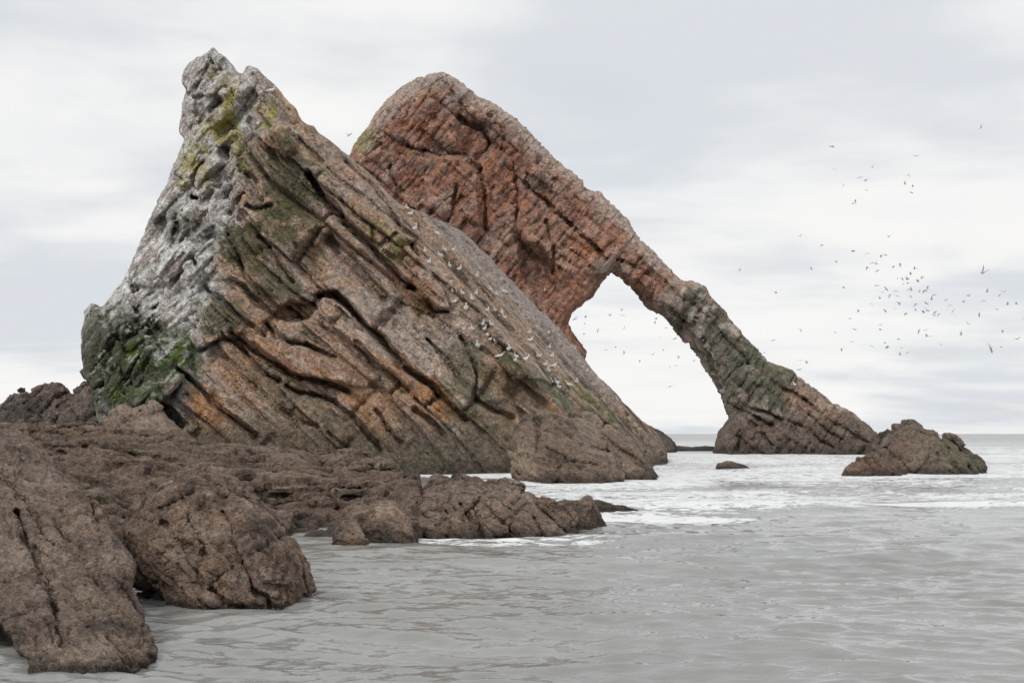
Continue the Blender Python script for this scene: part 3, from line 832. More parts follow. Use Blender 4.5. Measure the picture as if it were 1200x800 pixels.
def rock(name, label, outline, d0, lean, thick, rr, vox, seed, amps, colf, mat=None, cracks=(), beds=(), fine=None, group=None, side=0.0, dip=38, blk=None):
    """a boulder: the outline it shows to the beach, given its own depth, a leaning face and rounded flanks"""
    O = poly_sdf(outline)
    us = [a for a, b in outline]; vs = [b for a, b in outline]
    REL = build_maps(cracks, beds) if (cracks or beds) else None
    u0 = min(us); u1 = max(us)
    uc = 0.5 * (u0 + u1)
    ztop = EYE + (HV - min(vs)) / FPX * (d0 + lean * 2)
    ymax = d0 + max(lean, 0) * max(ztop, 0) + thick
    cx = (uc - CU) / FPX
    def base(x, y, z):
        u, v = uv_of(x, y, z)
        m = -sample(O, u, v) * y / F32(FPX)
        k = 1 - np.clip(m / F32(rr), 0, 1)
        rnd = F32(rr) * (1 - np.sqrt(np.maximum(1 - k * k, 0)))
        y0 = d0 + lean * np.maximum(z, F32(0.10)) + side * (x - cx * d0)
        return np.maximum(np.maximum((y0 + rnd - y), y - (y0 + thick - rnd)) / F32(math.sqrt(1 + (0.6 * lean) ** 2)), -m), u, v
    ca, sa = math.cos(math.radians(dip)), math.sin(math.radians(dip))
    def full(x, y, z):
        f, u, v = base(x, y, z)
        for sc, amp, kind in amps:
            if kind == 'f':
                f = f - F32(amp) * fbm(x / sc, y / sc, z / sc, seed, 2)
            elif kind == 'r':
                f = f - F32(amp) * (ridged(x / sc, y / sc, z / sc, seed + 5, 2) - F32(0.3))
            elif kind == 's':      # weathered bedding: rounded ribs along the dip
                s = x * F32(sa) + z * F32(ca) + vnoise(x / sc / 4, y / sc / 4, z / sc / 4, seed + 3) * F32(sc * 1.2)
                t = x * F32(ca) - z * F32(sa)
                f = f - F32(amp) * (ridged(s / sc, t / (sc * 5), y / (sc * 4), seed + 9, 2) - F32(0.3))
        if blk:
            s = x * F32(sa) + z * F32(ca) + vnoise(x / blk[0] / 3, y / blk[0] / 3, z / blk[0] / 3, seed + 3) * F32(blk[0] * 0.7)
            t = x * F32(ca) - z * F32(sa)
            b, e = blocks(s, t, y, blk[0], blk[1], blk[1], seed)
            f = f - F32(blk[2]) * b + F32(blk[2] * 0.8) * np.exp(-(e / F32(blk[0] * 0.12)) ** 2)
        if REL is not None:
            f = f - sample(REL, u + 2 * vnoise(x / vox / 8, y / vox / 8, z / vox / 8, seed), v)
        return f
    xs = [(a - CU) / FPX * dd for a in (u0, u1) for dd in (d0 - 1, ymax)]
    amp_tot = sum(a for _, a, _ in amps) + (blk[2] if blk else 0) + (max([abs(b[1]) for b in beds] + [c[2] for c in cracks]) if REL is not None else 0)
    pad = amp_tot * 1.2 + vox * 3
    lo = (min(xs) - pad, d0 - pad - abs(side) * abs(xs[-1] - xs[0]) * 0.6, -0.7 if d0 < 40 else -1.5)
    hi = (max(xs) + pad, ymax + pad, EYE + (HV - min(vs)) / FPX * ymax + pad)
    p, q = surface(lo, hi, vox, lambda x, y, z: base(x, y, z)[0], full, amp_tot * 1.6 + vox * 7)
    q = orient(p, q)
    p, q = tidy(p, q, lo[2] + vox * 2.5)
    if fine:
        p, nrm = fine_disp(p, q, fine)
    else:
        nrm = vnormals(p, q)
    colr = colf(p, nrm)
    me = make_mesh(name, p, q, colr, mat or MAT_WEED, nrm, FLAT)
    o = link(name, me)
    tag(o, label, 'rock', group)
    print(name, len(q), round(time.time() - T0, 1))
    return o, p, q

def ropey(sc, seed, dirx=0.6, stretch=4.0):
    """weed and barnacle crust: small knobs drawn out downslope"""
    def f(x, y, z):
        wx = x + vnoise(x / sc / 5, y / sc / 5, z / sc / 5, seed) * F32(sc * 3)
        wz = z + vnoise(x / sc / 5, y / sc / 5, z / sc / 5, seed + 1) * F32(sc * 3)
        a = wx * F32(0.77) + wz * F32(0.64); b = wx * F32(-0.64) + wz * F32(0.77)
        return ridged(a / sc, y / (sc * 2), b / (sc * stretch), seed + 2, 2) * F32(0.5) + fbm(x / (sc * 0.7), y / (sc * 0.7), z / (sc * 0.7), seed + 4, 2) * F32(0.8) - F32(1.6) * crevice(a / (sc * 1.3), y / (sc * 2), b / (sc * 2.5), seed + 6, 0.13)
    return f
def ropey2(sc, seed, ax, stretch=5.0):
    """the same crust combed along one direction"""
    A = np.array(ax, float); A /= np.linalg.norm(A)
    B = np.cross(A, [0.1, -0.8, 0.6]); B /= np.linalg.norm(B)
    C = np.cross(A, B)
    A = A.astype(F32); B = B.astype(F32); C = C.astype(F32)
    def f(x, y, z):
        w = vnoise(x / sc / 6, y / sc / 6, z / sc / 6, seed) * F32(sc * 2.4)
        a = A[0] * x + A[1] * y + A[2] * z
        b = B[0] * x + B[1] * y + B[2] * z + w
        c = C[0] * x + C[1] * y + C[2] * z + w
        return ridged(a / (sc * stretch), b / sc, c / sc, seed + 2, 2) * F32(0.95) + fbm(x / (sc * 0.5), y / (sc * 0.5), z / (sc * 0.5), seed + 4, 2) * F32(0.35) - F32(1.8) * crevice(a / (sc * stretch * 1.3), b / (sc * 1.3), c / (sc * 1.3), seed + 6, 0.22)
    return f

rock('weedy_outcrop', 'broad brown weed covered outcrop filling the lower left corner beside the round boulder',
     [(-50,502),(0,509),(18,512),(32,524),(50,540),(62,552),(88,575),(112,600),(124,625),(138,640),(150,662),(148,690),(156,706),(166,724),(176,748),(184,900),(-50,900)],
     10.4, 3.1, 4.5, 0.55, 0.022, 31, [(1.7, 0.13, 'f'), (0.8, 0.05, 's'), (0.42, 0.03, 'r')],
     lambda p, n: weed_color(p, n, 1.0, 0.15, 0.12),
     cracks=[([(20,600),(40,655),(58,700),(72,755)], 3, 0.18), ([(62,610),(92,655),(118,690)], 2.5, 0.10), ([(0,560),(30,590),(60,640)], 2.5, 0.10), ([(90,560),(110,600),(120,640)], 2.5, 0.12),
             ([(42,640),(60,690),(70,720)], 2, 0.10)],
     beds=[([(-60,728),(0,730),(14,748),(18,760),(34,775),(34,900),(-60,900)], -0.5, 0), ([(112,610),(128,640),(150,668),(148,690),(118,665)], 0.10, 0)],
     fine=[(ropey2(0.045, 61, (0.55, -0.6, -0.55), 7), 0.014), (ropey2(0.11, 65, (0.55, -0.6, -0.55), 12), 0.030), (lambda x, y, z: ridged(x / 1.1, y / 1.4, z / 0.8, 69, 3) * (F32(0.15) + F32(0.85) * sstep(0.05, 0.55, z)), 0.045)])

rock('round_boulder', 'big rounded brown boulder with a dark undercut beside the lower left outcrop',
     [(151,645),(157,621),(164,599),(180,580),(202,568),(221,560),(240,563),(268,576),(294,590),(311,604),(328,621),(339,635),(349,654),(355,673),(357,690),(352,760),(196,760),(191,706),(187,692),(166,676),(154,660)],
     14.1, 0.75, 3.2, 0.85, 0.019, 37, [(0.9, 0.14, 'f'), (0.5, 0.11, 'r'), (0.2, 0.03, 'f')],
     lambda p, n: weed_color(p, n, 1.0, 0.15, 0.22, (1.08, 1.05, 1.03)),
     cracks=[([(192,612),(204,630),(222,640)], 3.0, 0.12), ([(262,600),(272,620),(276,645),(290,668),(298,690)], 3.0, 0.14), ([(222,610),(240,640),(236,668)], 2.5, 0.12), ([(180,600),(205,590),(226,578)], 2.4, 0.10),
             ([(250,690),(262,704),(285,712)], 3, 0.12), ([(298,690),(312,700),(318,712)], 4, 0.15)],
     beds=[([(255,580),(276,582),(272,596),(258,594)], -0.12, 0), ([(232,566),(252,566),(250,578),(234,576)], -0.12, 0),
           ([(240,668),(262,622),(285,660),(276,690)], 0.10, 0), ([(290,600),(330,640),(350,690),(310,680),(288,640)], 0.08, 0)],
     fine=[(ropey(0.045, 71), 0.013), (ropey2(0.12, 75, (0.5, -0.4, -0.75), 7), 0.026), (lambda x, y, z: ridged(x / 0.6, y / 0.6, z / 0.45, 79, 3) * (F32(0.25) + F32(0.75) * sstep(0.05, 0.5, z)), 0.05)], blk=(0.42, 0.8, 0.07), dip=55)

# reef: knobbly weed covered ledge between the foreground and the stack
RK = np.array([[-330,660,503,46],[0,660,503,46],[60,660,503,46],[120,655,509,47],[170,650,516,48],[200,645,519,49],[300,637,529,52],[345,632,533,52],[385,630,536,50],[430,634,547,42],[460,634,556,36],[482,632,570,30],[500,634,590,28]], float)
def reef_h(x, y):
    u = CU + FPX * x / np.maximum(y, 1)
    vw = np.interp(u, RK[:, 0], RK[:, 1]); vs = np.interp(u, RK[:, 0], RK[:, 2]); dk = np.interp(u, RK[:, 0], RK[:, 3])
    d0 = FPX * EYE / (vw - HV)
    hk = EYE + (HV - vs) / FPX * dk
    t = (y - d0) / np.maximum(dk - d0, 1)
    g = np.where(t < 0, t * 6, np.where(t < 1, np.maximum(t, 0) ** 0.55, 1 - (t - 1) * 1.2))
    return np.maximum(hk * g - 1.6 * sstep(488, 508, u), -1.0).astype(F32)
def reef_coarse(x, y, z):
    return (z - reef_h(x, y)) * F32(0.75)
def reef_full(x, y, z):
    h = reef_h(x, y)
    d = fbm(x / 3.0, y / 3.0, z / 1.6, 301, 4, 0.6) * F32(0.62)
    wx = x + vnoise(x / 2.2, y / 2.2, z / 2.2, 303) * F32(0.8); wy = y + vnoise(x / 2.2, y / 2.2, z / 2.2, 304) * F32(1.2)
    # curled folds of the bedding seen end-on
    rr = ridged(wx / 2.6, wy / 1.5, z / 0.8, 305, 3)
    d += rr * F32(0.38)
    zz = z + vnoise(x / 1.8, y / 2.5, z / 3, 307) * F32(0.28)
    d += np.abs(np.mod(zz / F32(0.26) + vnoise(x / 3, y / 3, z, 309), 1) - F32(0.5)) * F32(0.36)
    u, v = uv_of(x, y, z)
    cave = np.exp(-((u - 385) / 20) ** 2 - ((z - 0.28) / 0.30) ** 2 - ((y - 24.5) / 2.2) ** 2) + np.exp(-((u - 352) / 10) ** 2 - ((z - 0.3) / 0.3) ** 2 - ((y - 24.5) / 2.0) ** 2)
    return (z - h - d + F32(0.12)) * F32(0.75) + F32(0.8) * cave
p, q = surface((-30, 18.5, -0.6), (1, 62, 3.2), 0.076, reef_coarse, reef_full, 1.0)
q = orient(p, q)
p, q = tidy(p, q, -0.42)
p, nrm = fine_disp(p, q, [(ropey(0.16, 81, stretch=3), 0.055), (ropey(0.5, 85, stretch=2.5), 0.10)])
colr = weed_color(p, nrm, 2.0, 0.5, 0.15, (0.80, 0.76, 0.73))
o = link('rocky_reef', make_mesh('rocky_reef', p, q, colr, MAT_REEF, nrm, FLAT))
tag(o, 'low knobbly brown reef of seaweed covered ledges in front of the tall stack', 'rock')
print('reef', len(q), time.time() - T0)

PT = [(0.9, 0.10, 'f'), (0.45, 0.05, 's'), (0.2, 0.02, 'r')]
PF = lambda sd: [(ropey2(0.09, sd, (0.6, -0.3, -0.7), 5), 0.030)]
rock('ridge_rock', 'long faceted brown rock ridge at the waterline in the middle of the photo',
     [(470,640),(478,610),(490,586),(500,573),(510,563),(530,562),(548,567),(572,568),(592,564),(606,569),(620,576),(634,586),(648,596),(660,606),(668,617),(674,627),(684,642),(690,700),(466,700)],
     24.2, 1.9, 3.5, 0.5, 0.031, 43, PT, lambda p, n: weed_color(p, n, 1.6, 0.3, 0.2), MAT_REEF,
     cracks=[([(540,592),(552,612),(568,634)], 2.2, 0.18), ([(556,597),(562,615),(570,632)], 2.0, 0.14), ([(625,607),(632,620),(640,636)], 2.0, 0.14), ([(590,612),(606,600),(618,590)], 2.0, 0.10), ([(486,606),(492,622),(496,640)], 2.2, 0.15), ([(524,600),(528,620),(530,640)], 2.2, 0.14)],
     beds=[([(556,597),(566,583),(582,577),(602,598),(594,625),(572,632)], 0.22, 0), ([(538,592),(552,594),(566,632),(545,634)], 0.14, 0), ([(486,606),(504,597),(521,598),(528,640),(486,640)], -0.12, 0), ([(602,612),(622,606),(634,630),(610,640)], 0.16, 0)],
     fine=PF(91), blk=(0.42, 1.3, 0.13), dip=50)
rock('slanted_rock', 'pale brown slanting rock face at the waterline left of the faceted ridge',
     [(424,640),(428,612),(437,594),(450,588),(462,590),(477,610),(488,634),(490,700),(420,700)], 22.7, 1.1, 2.5, 0.4, 0.028, 47, PT, lambda p, n: weed_color(p, n, 1.6, 0.15, 0.15, (1.1, 1.08, 1.05)), MAT_REEF, fine=PF(95), blk=(0.35, 1.2, 0.06), dip=50)
rock('small_pointed_rock', 'small pointed triangular brown rock standing in the water left of the slanting face',
     [(391,641),(392,627),(399,614),(406,608),(414,609),(421,619),(431,637),(436,700),(388,700)], 22.2, 0.8, 1.2, 0.25, 0.025, 53, [(0.5, 0.05, 'f'), (0.25, 0.03, 's')], lambda p, n: weed_color(p, n, 1.4, 0.1, 0.2), MAT_REEF, fine=PF(99))
rock('cone_rock', 'cone shaped brown rock at the right tip of the reef with dark weed behind',
     [(660,604),(668,595),(680,587),(688,581),(694,586),(699,597),(704,606),(710,618),(716,680),(655,680)], 26.4, 0.9, 1.5, 0.35, 0.032, 59, [(0.6, 0.07, 'f'), (0.3, 0.04, 's')], lambda p, n: weed_color(p, n, 1.6, 0.15, 0.15), MAT_REEF, fine=PF(103))
rock('flat_ledge', 'flat dark weed topped ledge awash in the sea right of the cone rock',
     [(640,600),(650,590),(662,587),(674,589),(690,590),(700,587),(712,592),(730,594),(752,599),(770,603),(780,640),(630,640)], 32.5, 2.0, 2.5, 0.3, 0.04, 61, [(0.7, 0.04, 'f'), (0.3, 0.03, 'r')], lambda p, n: weed_color(p, n, 1.6, 0.7, 0.0, (0.62, 0.62, 0.6)), MAT_REEF, fine=PF(107))
BR = [(2.2, 0.25, 'f'), (0.9, 0.10, 's')]
BF = lambda sd: [(ropey2(0.22, sd, (0.6, -0.2, -0.7), 6), 0.045), (lambda x, y, z: fbm(x / 0.5, y / 0.5, z / 0.5, sd + 9, 3, 0.6), 0.10)]
brown_green = lambda p, n: weed_color(p, n, 3.0, 0.45, 0.25, (1.0, 1.0, 0.98))
rock('foot_boulder', 'large brown boulder at the right foot of the tall stack, waves around it',
     [(616,562),(606,549),(600,532),(598,510),(606,498),(626,490),(640,486),(652,486),(668,492),(676,506),(690,520),(715,527),(722,540),(725,556),(724,600),(724,660),(610,660)],
     50.5, 0.8, 6, 1.2, 0.08, 67, BR, brown_green, MAT_REEF, cracks=[([(628,492),(632,510),(628,530)], 1.8, 0.3), ([(650,500),(680,522),(715,530)], 1.6, 0.25), ([(640,525),(665,540),(700,545)], 1.6, 0.2)], fine=BF(111), blk=(0.8, 2.4, 0.24))
rock('foot_boulder', 'lower brown boulder tucked between the foot boulder and the tip of the gull slab',
     [(650,530),(660,500),(674,487),(688,484),(700,490),(712,498),(730,510),(752,528),(762,542),(770,560),(774,650),(650,650)],
     56.0, 0.7, 6, 1.3, 0.085, 71, BR, brown_green, MAT_REEF, fine=BF(115), blk=(0.8, 2.4, 0.24))
rock('base_rock', 'grey brown block at the left base of the tall stack above the reef',
     [(108,530),(114,502),(130,490),(144,479),(156,484),(170,474),(182,472),(194,488),(214,506),(240,524),(260,560),(100,560)],
     62.5, 0.5, 5, 1.2, 0.09, 73, [(2.0, 0.2, 'f'), (0.8, 0.12, 's')], lambda p, n: weed_color(p, n, 3.0, 0.4, 0.15, (1.05, 1.05, 1.05)), MAT_REEF, fine=BF(119), blk=(0.8, 1.6, 0.2))
crag_pal = dict(base=(0.155, 0.125, 0.108), light=(0.25, 0.20, 0.17), dark=(0.045, 0.042, 0.038), olive=(0.09, 0.085, 0.055), rust=(0.27, 0.15, 0.10))
rock('dark_crag', 'low dark jagged crag on the far left behind the reef',
     [(-120,500),(-60,492),(-20,500),(0,497),(7,485),(13,475),(17,477),(19,469),(27,463),(33,467),(38,471),(41,460),(53,454),(60,454),(70,456),(77,458),(82,463),(92,461),(100,452),(107,450),(122,455),(140,470),(150,560),(-120,560)],
     79, 0.5, 7, 1.6, 0.12, 79, [(2.6, 0.4, 'f'), (1.0, 0.25, 'r')], lambda p, n: weed_color(p, n, 4.0, 0.4, 0.25, (1, 1, 1), crag_pal), MAT_STACK, fine=BF(123), blk=(0.9, 2.2, 0.4), dip=-50)
isl = dict(base=(0.195, 0.145, 0.112), light=(0.25, 0.20, 0.15), dark=(0.07, 0.06, 0.052), olive=(0.13, 0.13, 0.078), rust=(0.26, 0.145, 0.095))
rock('islet', 'brown rocky islet standing in the sea right of the arch',
     [(1018,560),(1026,530),(1036,513),(1047,507),(1056,503),(1060,498),(1070,496),(1084,503),(1095,505),(1109,512),(1119,520),(1130,529),(1144,541),(1149,549),(1150,620),(1016,620)],
     62.5, 0.9, 6, 1.2, 0.085, 83, [(1.6, 0.2, 'f'), (0.7, 0.16, 's'), (0.4, 0.06, 'r')], lambda p, n: weed_color(p, n, 3.0, 0.7, 0.25, (1, 1, 1), isl), MAT_REEF,
     cracks=[([(1100,512),(1112,530),(1120,550)], 1.8, 0.2), ([(1084,514),(1090,530),(1085,550)], 1.6, 0.18), ([(1122,528),(1130,540),(1138,553)], 1.6, 0.18)], fine=BF(127), blk=(0.7, 1.6, 0.26), dip=52)
rock('low_outcrop', 'low reddish rocks awash at the left end of the islet',
     [(985,556),(990,548),(997,541),(1006,536),(1012,539),(1018,534),(1030,538),(1044,540),(1052,548),(1058,556),(1060,600),(980,600)],
     60.5, 0.8, 2.5, 0.6, 0.07, 89, [(1.0, 0.16, 'f'), (0.45, 0.10, 's')], lambda p, n: weed_color(p, n, 2.6, 0.1, 0.8, (1.03, 0.87, 0.82), isl), MAT_REEF, fine=BF(131), blk=(0.5, 1.2, 0.16), dip=45)
rock('wave_washed_rock', 'tiny brown rock barely above the waves in front of the arch leg',
     [(838,552),(842,545),(850,542),(858,542),(868,545),(878,549),(884,580),(834,580)], 72.5, 1.0, 2.2, 0.5, 0.06, 97, [(0.8, 0.09, 'f'), (0.4, 0.05, 's')], lambda p, n: weed_color(p, n, 2.6, 0.1, 0.3, (0.9, 0.85, 0.85), isl), MAT_REEF, fine=BF(135))
rock('flat_skerry', 'low dark skerry just beyond the seaward tip of the gull slab',
     [(740,500),(756,497),(768,503),(778,508),(786,514),(790,519),(796,540),(740,540)], 128, 1.0, 8, 1.5, 0.17, 101, [(2.0, 0.2, 'f'), (0.9, 0.12, 's')], lambda p, n: weed_color(p, n, 5.0, 0.2, 0.0, (0.8, 0.85, 0.9), crag_pal), MAT_STACK, fine=BF(139))
rock('wet_ledge', 'thin wet dark rock ledge at water level left of the arch foot',
     [(770,525),(782,523),(796,523),(812,525),(826,523),(842,524),(852,526),(856,540),(764,540)], 146, 4.0, 10, 0.8, 0.18, 103, [(2.0, 0.22, 'f'), (0.9, 0.12, 'r')], lambda p, n: weed_color(p, n, 5.0, 0.2, 0.0, (0.95, 1.05, 1.12), crag_pal), MAT_STACK)

# ------------------------------------------------------------------ sea
def build_sea():
    az = np.concatenate([np.linspace(-180, -32, 60, endpoint=False), np.linspace(-29, 29, 600), np.linspace(32, 180, 60, endpoint=False)[1:]])
    az = np.radians(az)
    r = [2.0]
    while r[-1] < 22000:
        a = r[-1]
        r.append(a + max(0.045, min(a * a / 4200.0, a * 0.25)))
    r = np.array(r)
    R, A = np.meshgrid(r, az, indexing='ij')
    X = (R * np.sin(A)).astype(F32); Y = (R * np.cos(A)).astype(F32)
    rs = np.random.default_rng(5)
    Z = np.zeros_like(X)
    dr = np.gradient(r)[:, None].astype(F32)
    n_w = 70
    lams = np.exp(np.linspace(math.log(0.26), math.log(14), n_w))
    wx = X + vnoise(X / 9, Y / 9, X * 0, 401) * F32(1.2); wy = Y + vnoise(X / 7, Y / 7, X * 0, 403) * F32(1.2)
    patch = F32(0.75) + F32(0.45) * vnoise(X / 6, Y / 11, X * 0, 405)
    for lam in lams:
        th = math.radians(-90 + rs.normal(0, 26))          # swell rolls in towards the beach
        amp = 0.0105 * lam ** 0.66 * (0.6 + 0.8 * rs.random())
        k = 2 * math.pi / lam
        ph = rs.random() * 6.28
        wgt = np.clip(lam / (dr * 2.5) - 0.6, 0, 1)
        arg = k * (math.cos(th) * wx + math.sin(th) * wy) + F32(ph)
        sn = np.sin(arg)
        amp *= 0.34 if lam > 2.5 else (0.72 if lam < 1.0 else 0.42)
        Z += F32(amp) * wgt * (sn + F32(0.35) * (sn * sn - F32(0.5))) * (patch if lam < 3 else F32(1.0))
    # a low breaking swell between the reef and the islet
    u = X / np.maximum(Y, 0.5) * FPX + CU
    yb = 33.0 + 0.10 * X + 0.8 * vnoise(X / 5, X * 0, X * 0, 407)
    Z += F32(0.16) * np.exp(-((Y - yb - 1.2) / 1.6) ** 2) * sstep(1.0, 5.0, X) * (0.6 + 0.4 * vnoise(X / 3, Y / 3, X * 0, 409))
    Z += F32(0.14) * vnoise(X / 9, Y / 4, X * 0, 411) * sstep(40, 60, Y) * (1 - sstep(500, 900, Y))
    # foam
    wob = fbm(X / 2.5, Y / 2.5, X * 0, 421, 4, 0.6)
    st = fbm(X / 3.0, Y / 0.9, X * 0 + 2, 431, 4, 0.62)
    far = fbm(X / 12, Y / 5, X * 0 + 5, 441, 4, 0.6)
    foam = np.zeros_like(X)
    foam = np.maximum(foam, sstep(0.8, 4.0, X) * (1 - sstep(0.35, 2.6, np.abs(Y - yb - 1.2 + 1.5 * wob) * (1 + 0.0 * X))) * (0.75 + 1.1 * st))
    foam = np.maximum(foam, sstep(36, 42, Y) * (1 - sstep(150, 260, Y)) * sstep(-1.0, 3.0, X + 0.02 * Y) * (0.50 + 0.85 * far + 0.5 * st))
    def ring(cx, cy, ax, ay, amt, wid):
        d = np.sqrt(((X - cx) / ax) ** 2 + ((Y - cy) / ay) ** 2) - 1
        return amt * (1 - sstep(0, wid, d + 0.35 * wob)) * (0.75 + 0.6 * st)
    foam = np.maximum(foam, ring(24, 125, 14, 6, 1.0, 0.6))
    foam = np.maximum(foam, ring(19, 62.5, 4.2, 3.0, 0.9, 0.7))
    foam = np.maximum(foam, ring(17, 100, 8, 10, 0.8, 0.8))
    foam = np.maximum(foam, ring(16, 72.5, 3, 3, 0.8, 1.0))
    foam = np.maximum(foam, ring(3, 53, 4, 4.2, 0.95, 0.6))
    foam = np.maximum(foam, ring(-2.5, 68, 4.5, 7.5, 1.0, 0.4))
    foam = np.maximum(foam, ring(4.5, 39, 5, 4.5, 0.75, 0.6))
    foam = np.maximum(foam, ring(7.5, 67, 5, 7, 0.9, 0.6))
    foam = np.maximum(foam, ring(2.3, 31, 2.6, 1.6, 0.9, 0.5))
    foam = np.maximum(foam, ring(-0.2, 24.0, 1.8, 1.2, 0.5, 0.3))
    caps = sstep(22, 32, Y) * sstep(0.42, 0.62, fbm(X / 1.6, Y / 0.8, X * 0 + 9, 451, 3, 0.6) + 0.25 * far) * 0.55 * (Y < 300)
    foam = np.maximum(foam, caps)
    foam = np.maximum(foam, sstep(200, 400, Y) * sstep(0.3, 0.5, far) * 0.25)
    nr, na = X.shape
    idx = np.arange(nr * na).reshape(nr, na)
    q = np.stack([idx[:-1, :-1], idx[:-1, 1:], idx[1:, 1:], idx[1:, :-1]], -1).reshape(-1, 4)[:, ::-1]
    wrap = np.stack([idx[:-1, -1], idx[:-1, 0], idx[1:, 0], idx[1:, -1]], -1)[:, ::-1]
    q = np.concatenate([q, wrap])
    P3 = np.stack([X, Y, Z], -1).reshape(-1, 3).astype(float)
    P3 = np.concatenate([P3, [[0, 0, 0]]])
    m = bpy.data.materials.new('sea_water')
    m.use_nodes = True
    t = m.node_tree
    b = t.nodes['Principled BSDF']
    at = N(t, 'ShaderNodeAttribute', attribute_name='Foam')
    co = N(t, 'ShaderNodeTexCoord')
    def nz(scale, sy, detail, rough=0.6, dist=0.0):
        mp = N(t, 'ShaderNodeMapping'); mp.inputs['Scale'].default_value = (scale, scale * sy, scale)
        L(t, co.outputs['Object'], mp.inputs[0])
        n = N(t, 'ShaderNodeTexNoise'); n.inputs['Scale'].default_value = 1; n.inputs['Detail'].default_value = detail; n.inputs['Roughness'].default_value = rough; n.inputs['Distortion'].default_value = dist
        L(t, mp.outputs[0], n.inputs['Vector'])
        return n.outputs[0]
    lace = nz(1.8, 1.8, 9, 0.68, 0.8)
    lace2 = nz(6.0, 1.5, 6, 0.65, 0.5)
    th = mathn(t, 'ADD', mathn(t, 'MULTIPLY', lace, 3.6), mathn(t, 'MULTIPLY', lace2, 1.7))
    pres = mathn(t, 'ADD', mathn(t, 'MULTIPLY', at.outputs['Fac'], 2.5, True), 0.12)
    fm = mathn(t, 'SUBTRACT', mathn(t, 'ADD', at.outputs['Fac'], mathn(t, 'MULTIPLY', mathn(t, 'SUBTRACT', th, 2.65), pres)), 0.10)
    fm = ramp(t, mathn(t, 'MULTIPLY', fm, 2.1, True), [(0.0, 0.0), (0.55, 0.75), (1.0, 0.95)], 'LINEAR')
    murk = nz(0.25, 1.6, 4)
    water = mixc(t, ramp(t, murk, [(0.35, 0.0), (0.65, 1.0)]), (0.235, 0.234, 0.222), (0.290, 0.293, 0.282))
    L(t, mixc(t, fm, water, (0.80, 0.81, 0.81)), b.inputs['Base Color'])
    fa = N(t, 'ShaderNodeAttribute', attribute_name='Chop')
    L(t, mathn(t, 'ADD', mathn(t, 'ADD', mathn(t, 'MULTIPLY', fm, 0.6), 0.05), mathn(t, 'MULTIPLY', fa.outputs['Fac'], 0.22), True), b.inputs['Roughness'])
    b.inputs['IOR'].default_value = 1.33
    bp = N(t, 'ShaderNodeBump'); bp.inputs['Strength'].default_value = 1.0; bp.inputs['Distance'].default_value = 0.05
    hh = mathn(t, 'ADD', mathn(t, 'MULTIPLY', nz(5.0, 1.8, 3, 0.5, 0.3), 0.28), mathn(t, 'MULTIPLY', nz(0.5, 1.8, 4), 2.0))
    hh = mathn(t, 'ADD', hh, mathn(t, 'MULTIPLY', nz(13.0, 1.5, 2, 0.5), 0.05))
    hh = mathn(t, 'ADD', hh, mathn(t, 'MULTIPLY', fm, 0.5))
    L(t, hh, bp.inputs['Height'])
    L(t, bp.outputs[0], b.inputs['Normal'])
    # close the small disc under the viewpoint
    me = bpy.data.meshes.new('sea')
    ring0 = idx[0]
    tri = np.stack([np.full(na, nr * na), ring0, np.roll(ring0, -1)], -1)[:, ::-1]
    nq, ntri = len(q), len(tri)
    me.vertices.add(len(P3)); me.loops.add(nq * 4 + ntri * 3); me.polygons.add(nq + ntri)
    me.vertices.foreach_set('co', P3.astype(F32).ravel())
    me.loops.foreach_set('vertex_index', np.concatenate([q.ravel(), tri.ravel()]).astype(np.int32))
    me.polygons.foreach_set('loop_start', np.concatenate([np.arange(nq) * 4, nq * 4 + np.arange(ntri) * 3]).astype(np.int32))
    me.update(calc_edges=True)
    me.polygons.foreach_set('use_smooth', np.ones(nq + ntri, bool))
    ch = me.attributes.new('Chop', 'FLOAT', 'POINT')      # wavelets too small for the mesh far out become roughness
    ch.data.foreach_set('value', np.concatenate([sstep(40, 500, R).astype(F32).ravel(), [0]]).astype(F32))
    a = me.attributes.new('Foam', 'FLOAT', 'POINT')
    a.data.foreach_set('value', np.concatenate([np.clip(foam, 0, 0.95).astype(F32).ravel(), [0]]).astype(F32))
    me.materials.append(m)
    o = link('sea', me)
    tag(o, 'choppy grey sea with white foam', None, None, 'structure')
    print('sea', nq, time.time() - T0)
build_sea()

# ------------------------------------------------------------------ gulls
M_WHITE = plain_material('white_feathers', (0.86, 0.86, 0.85), 0.7, 0.05)
M_GREY = plain_material('grey_feathers', (0.76, 0.77, 0.78), 0.7)
M_DARK = plain_material('dark_feathers', (0.05, 0.05, 0.055), 0.7)
M_YELLOW = plain_material('yellow_beak', (0.55, 0.40, 0.08), 0.5)
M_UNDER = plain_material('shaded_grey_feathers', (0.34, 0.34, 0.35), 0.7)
def loft(name, rings, mat, seg=8):
    """rings: (centre, half width across X, half height, axis up hint) swept body"""
    vs, fs = [], []
    for (cx, cy, cz, a, b) in rings:
        for k in range(seg):
            th = 2 * math.pi * k / seg
            vs.append((cx + a * math.cos(th), cy, cz + b * math.sin(th)))
    for i in range(len(rings) - 1):
        for k in range(seg):
            k2 = (k + 1) % seg
            fs.append((i * seg + k, i * seg + k2, (i + 1) * seg + k2, (i + 1) * seg + k))
    fs.append(tuple(range(seg))[::-1]); fs.append(tuple((len(rings) - 1) * seg + k for k in range(seg)))
    me = bpy.data.meshes.new(name); me.from_pydata(vs, [], fs); me.update()
    me.polygons.foreach_set('use_smooth', np.ones(len(fs), bool))
    me.materials.append(mat)
    return me
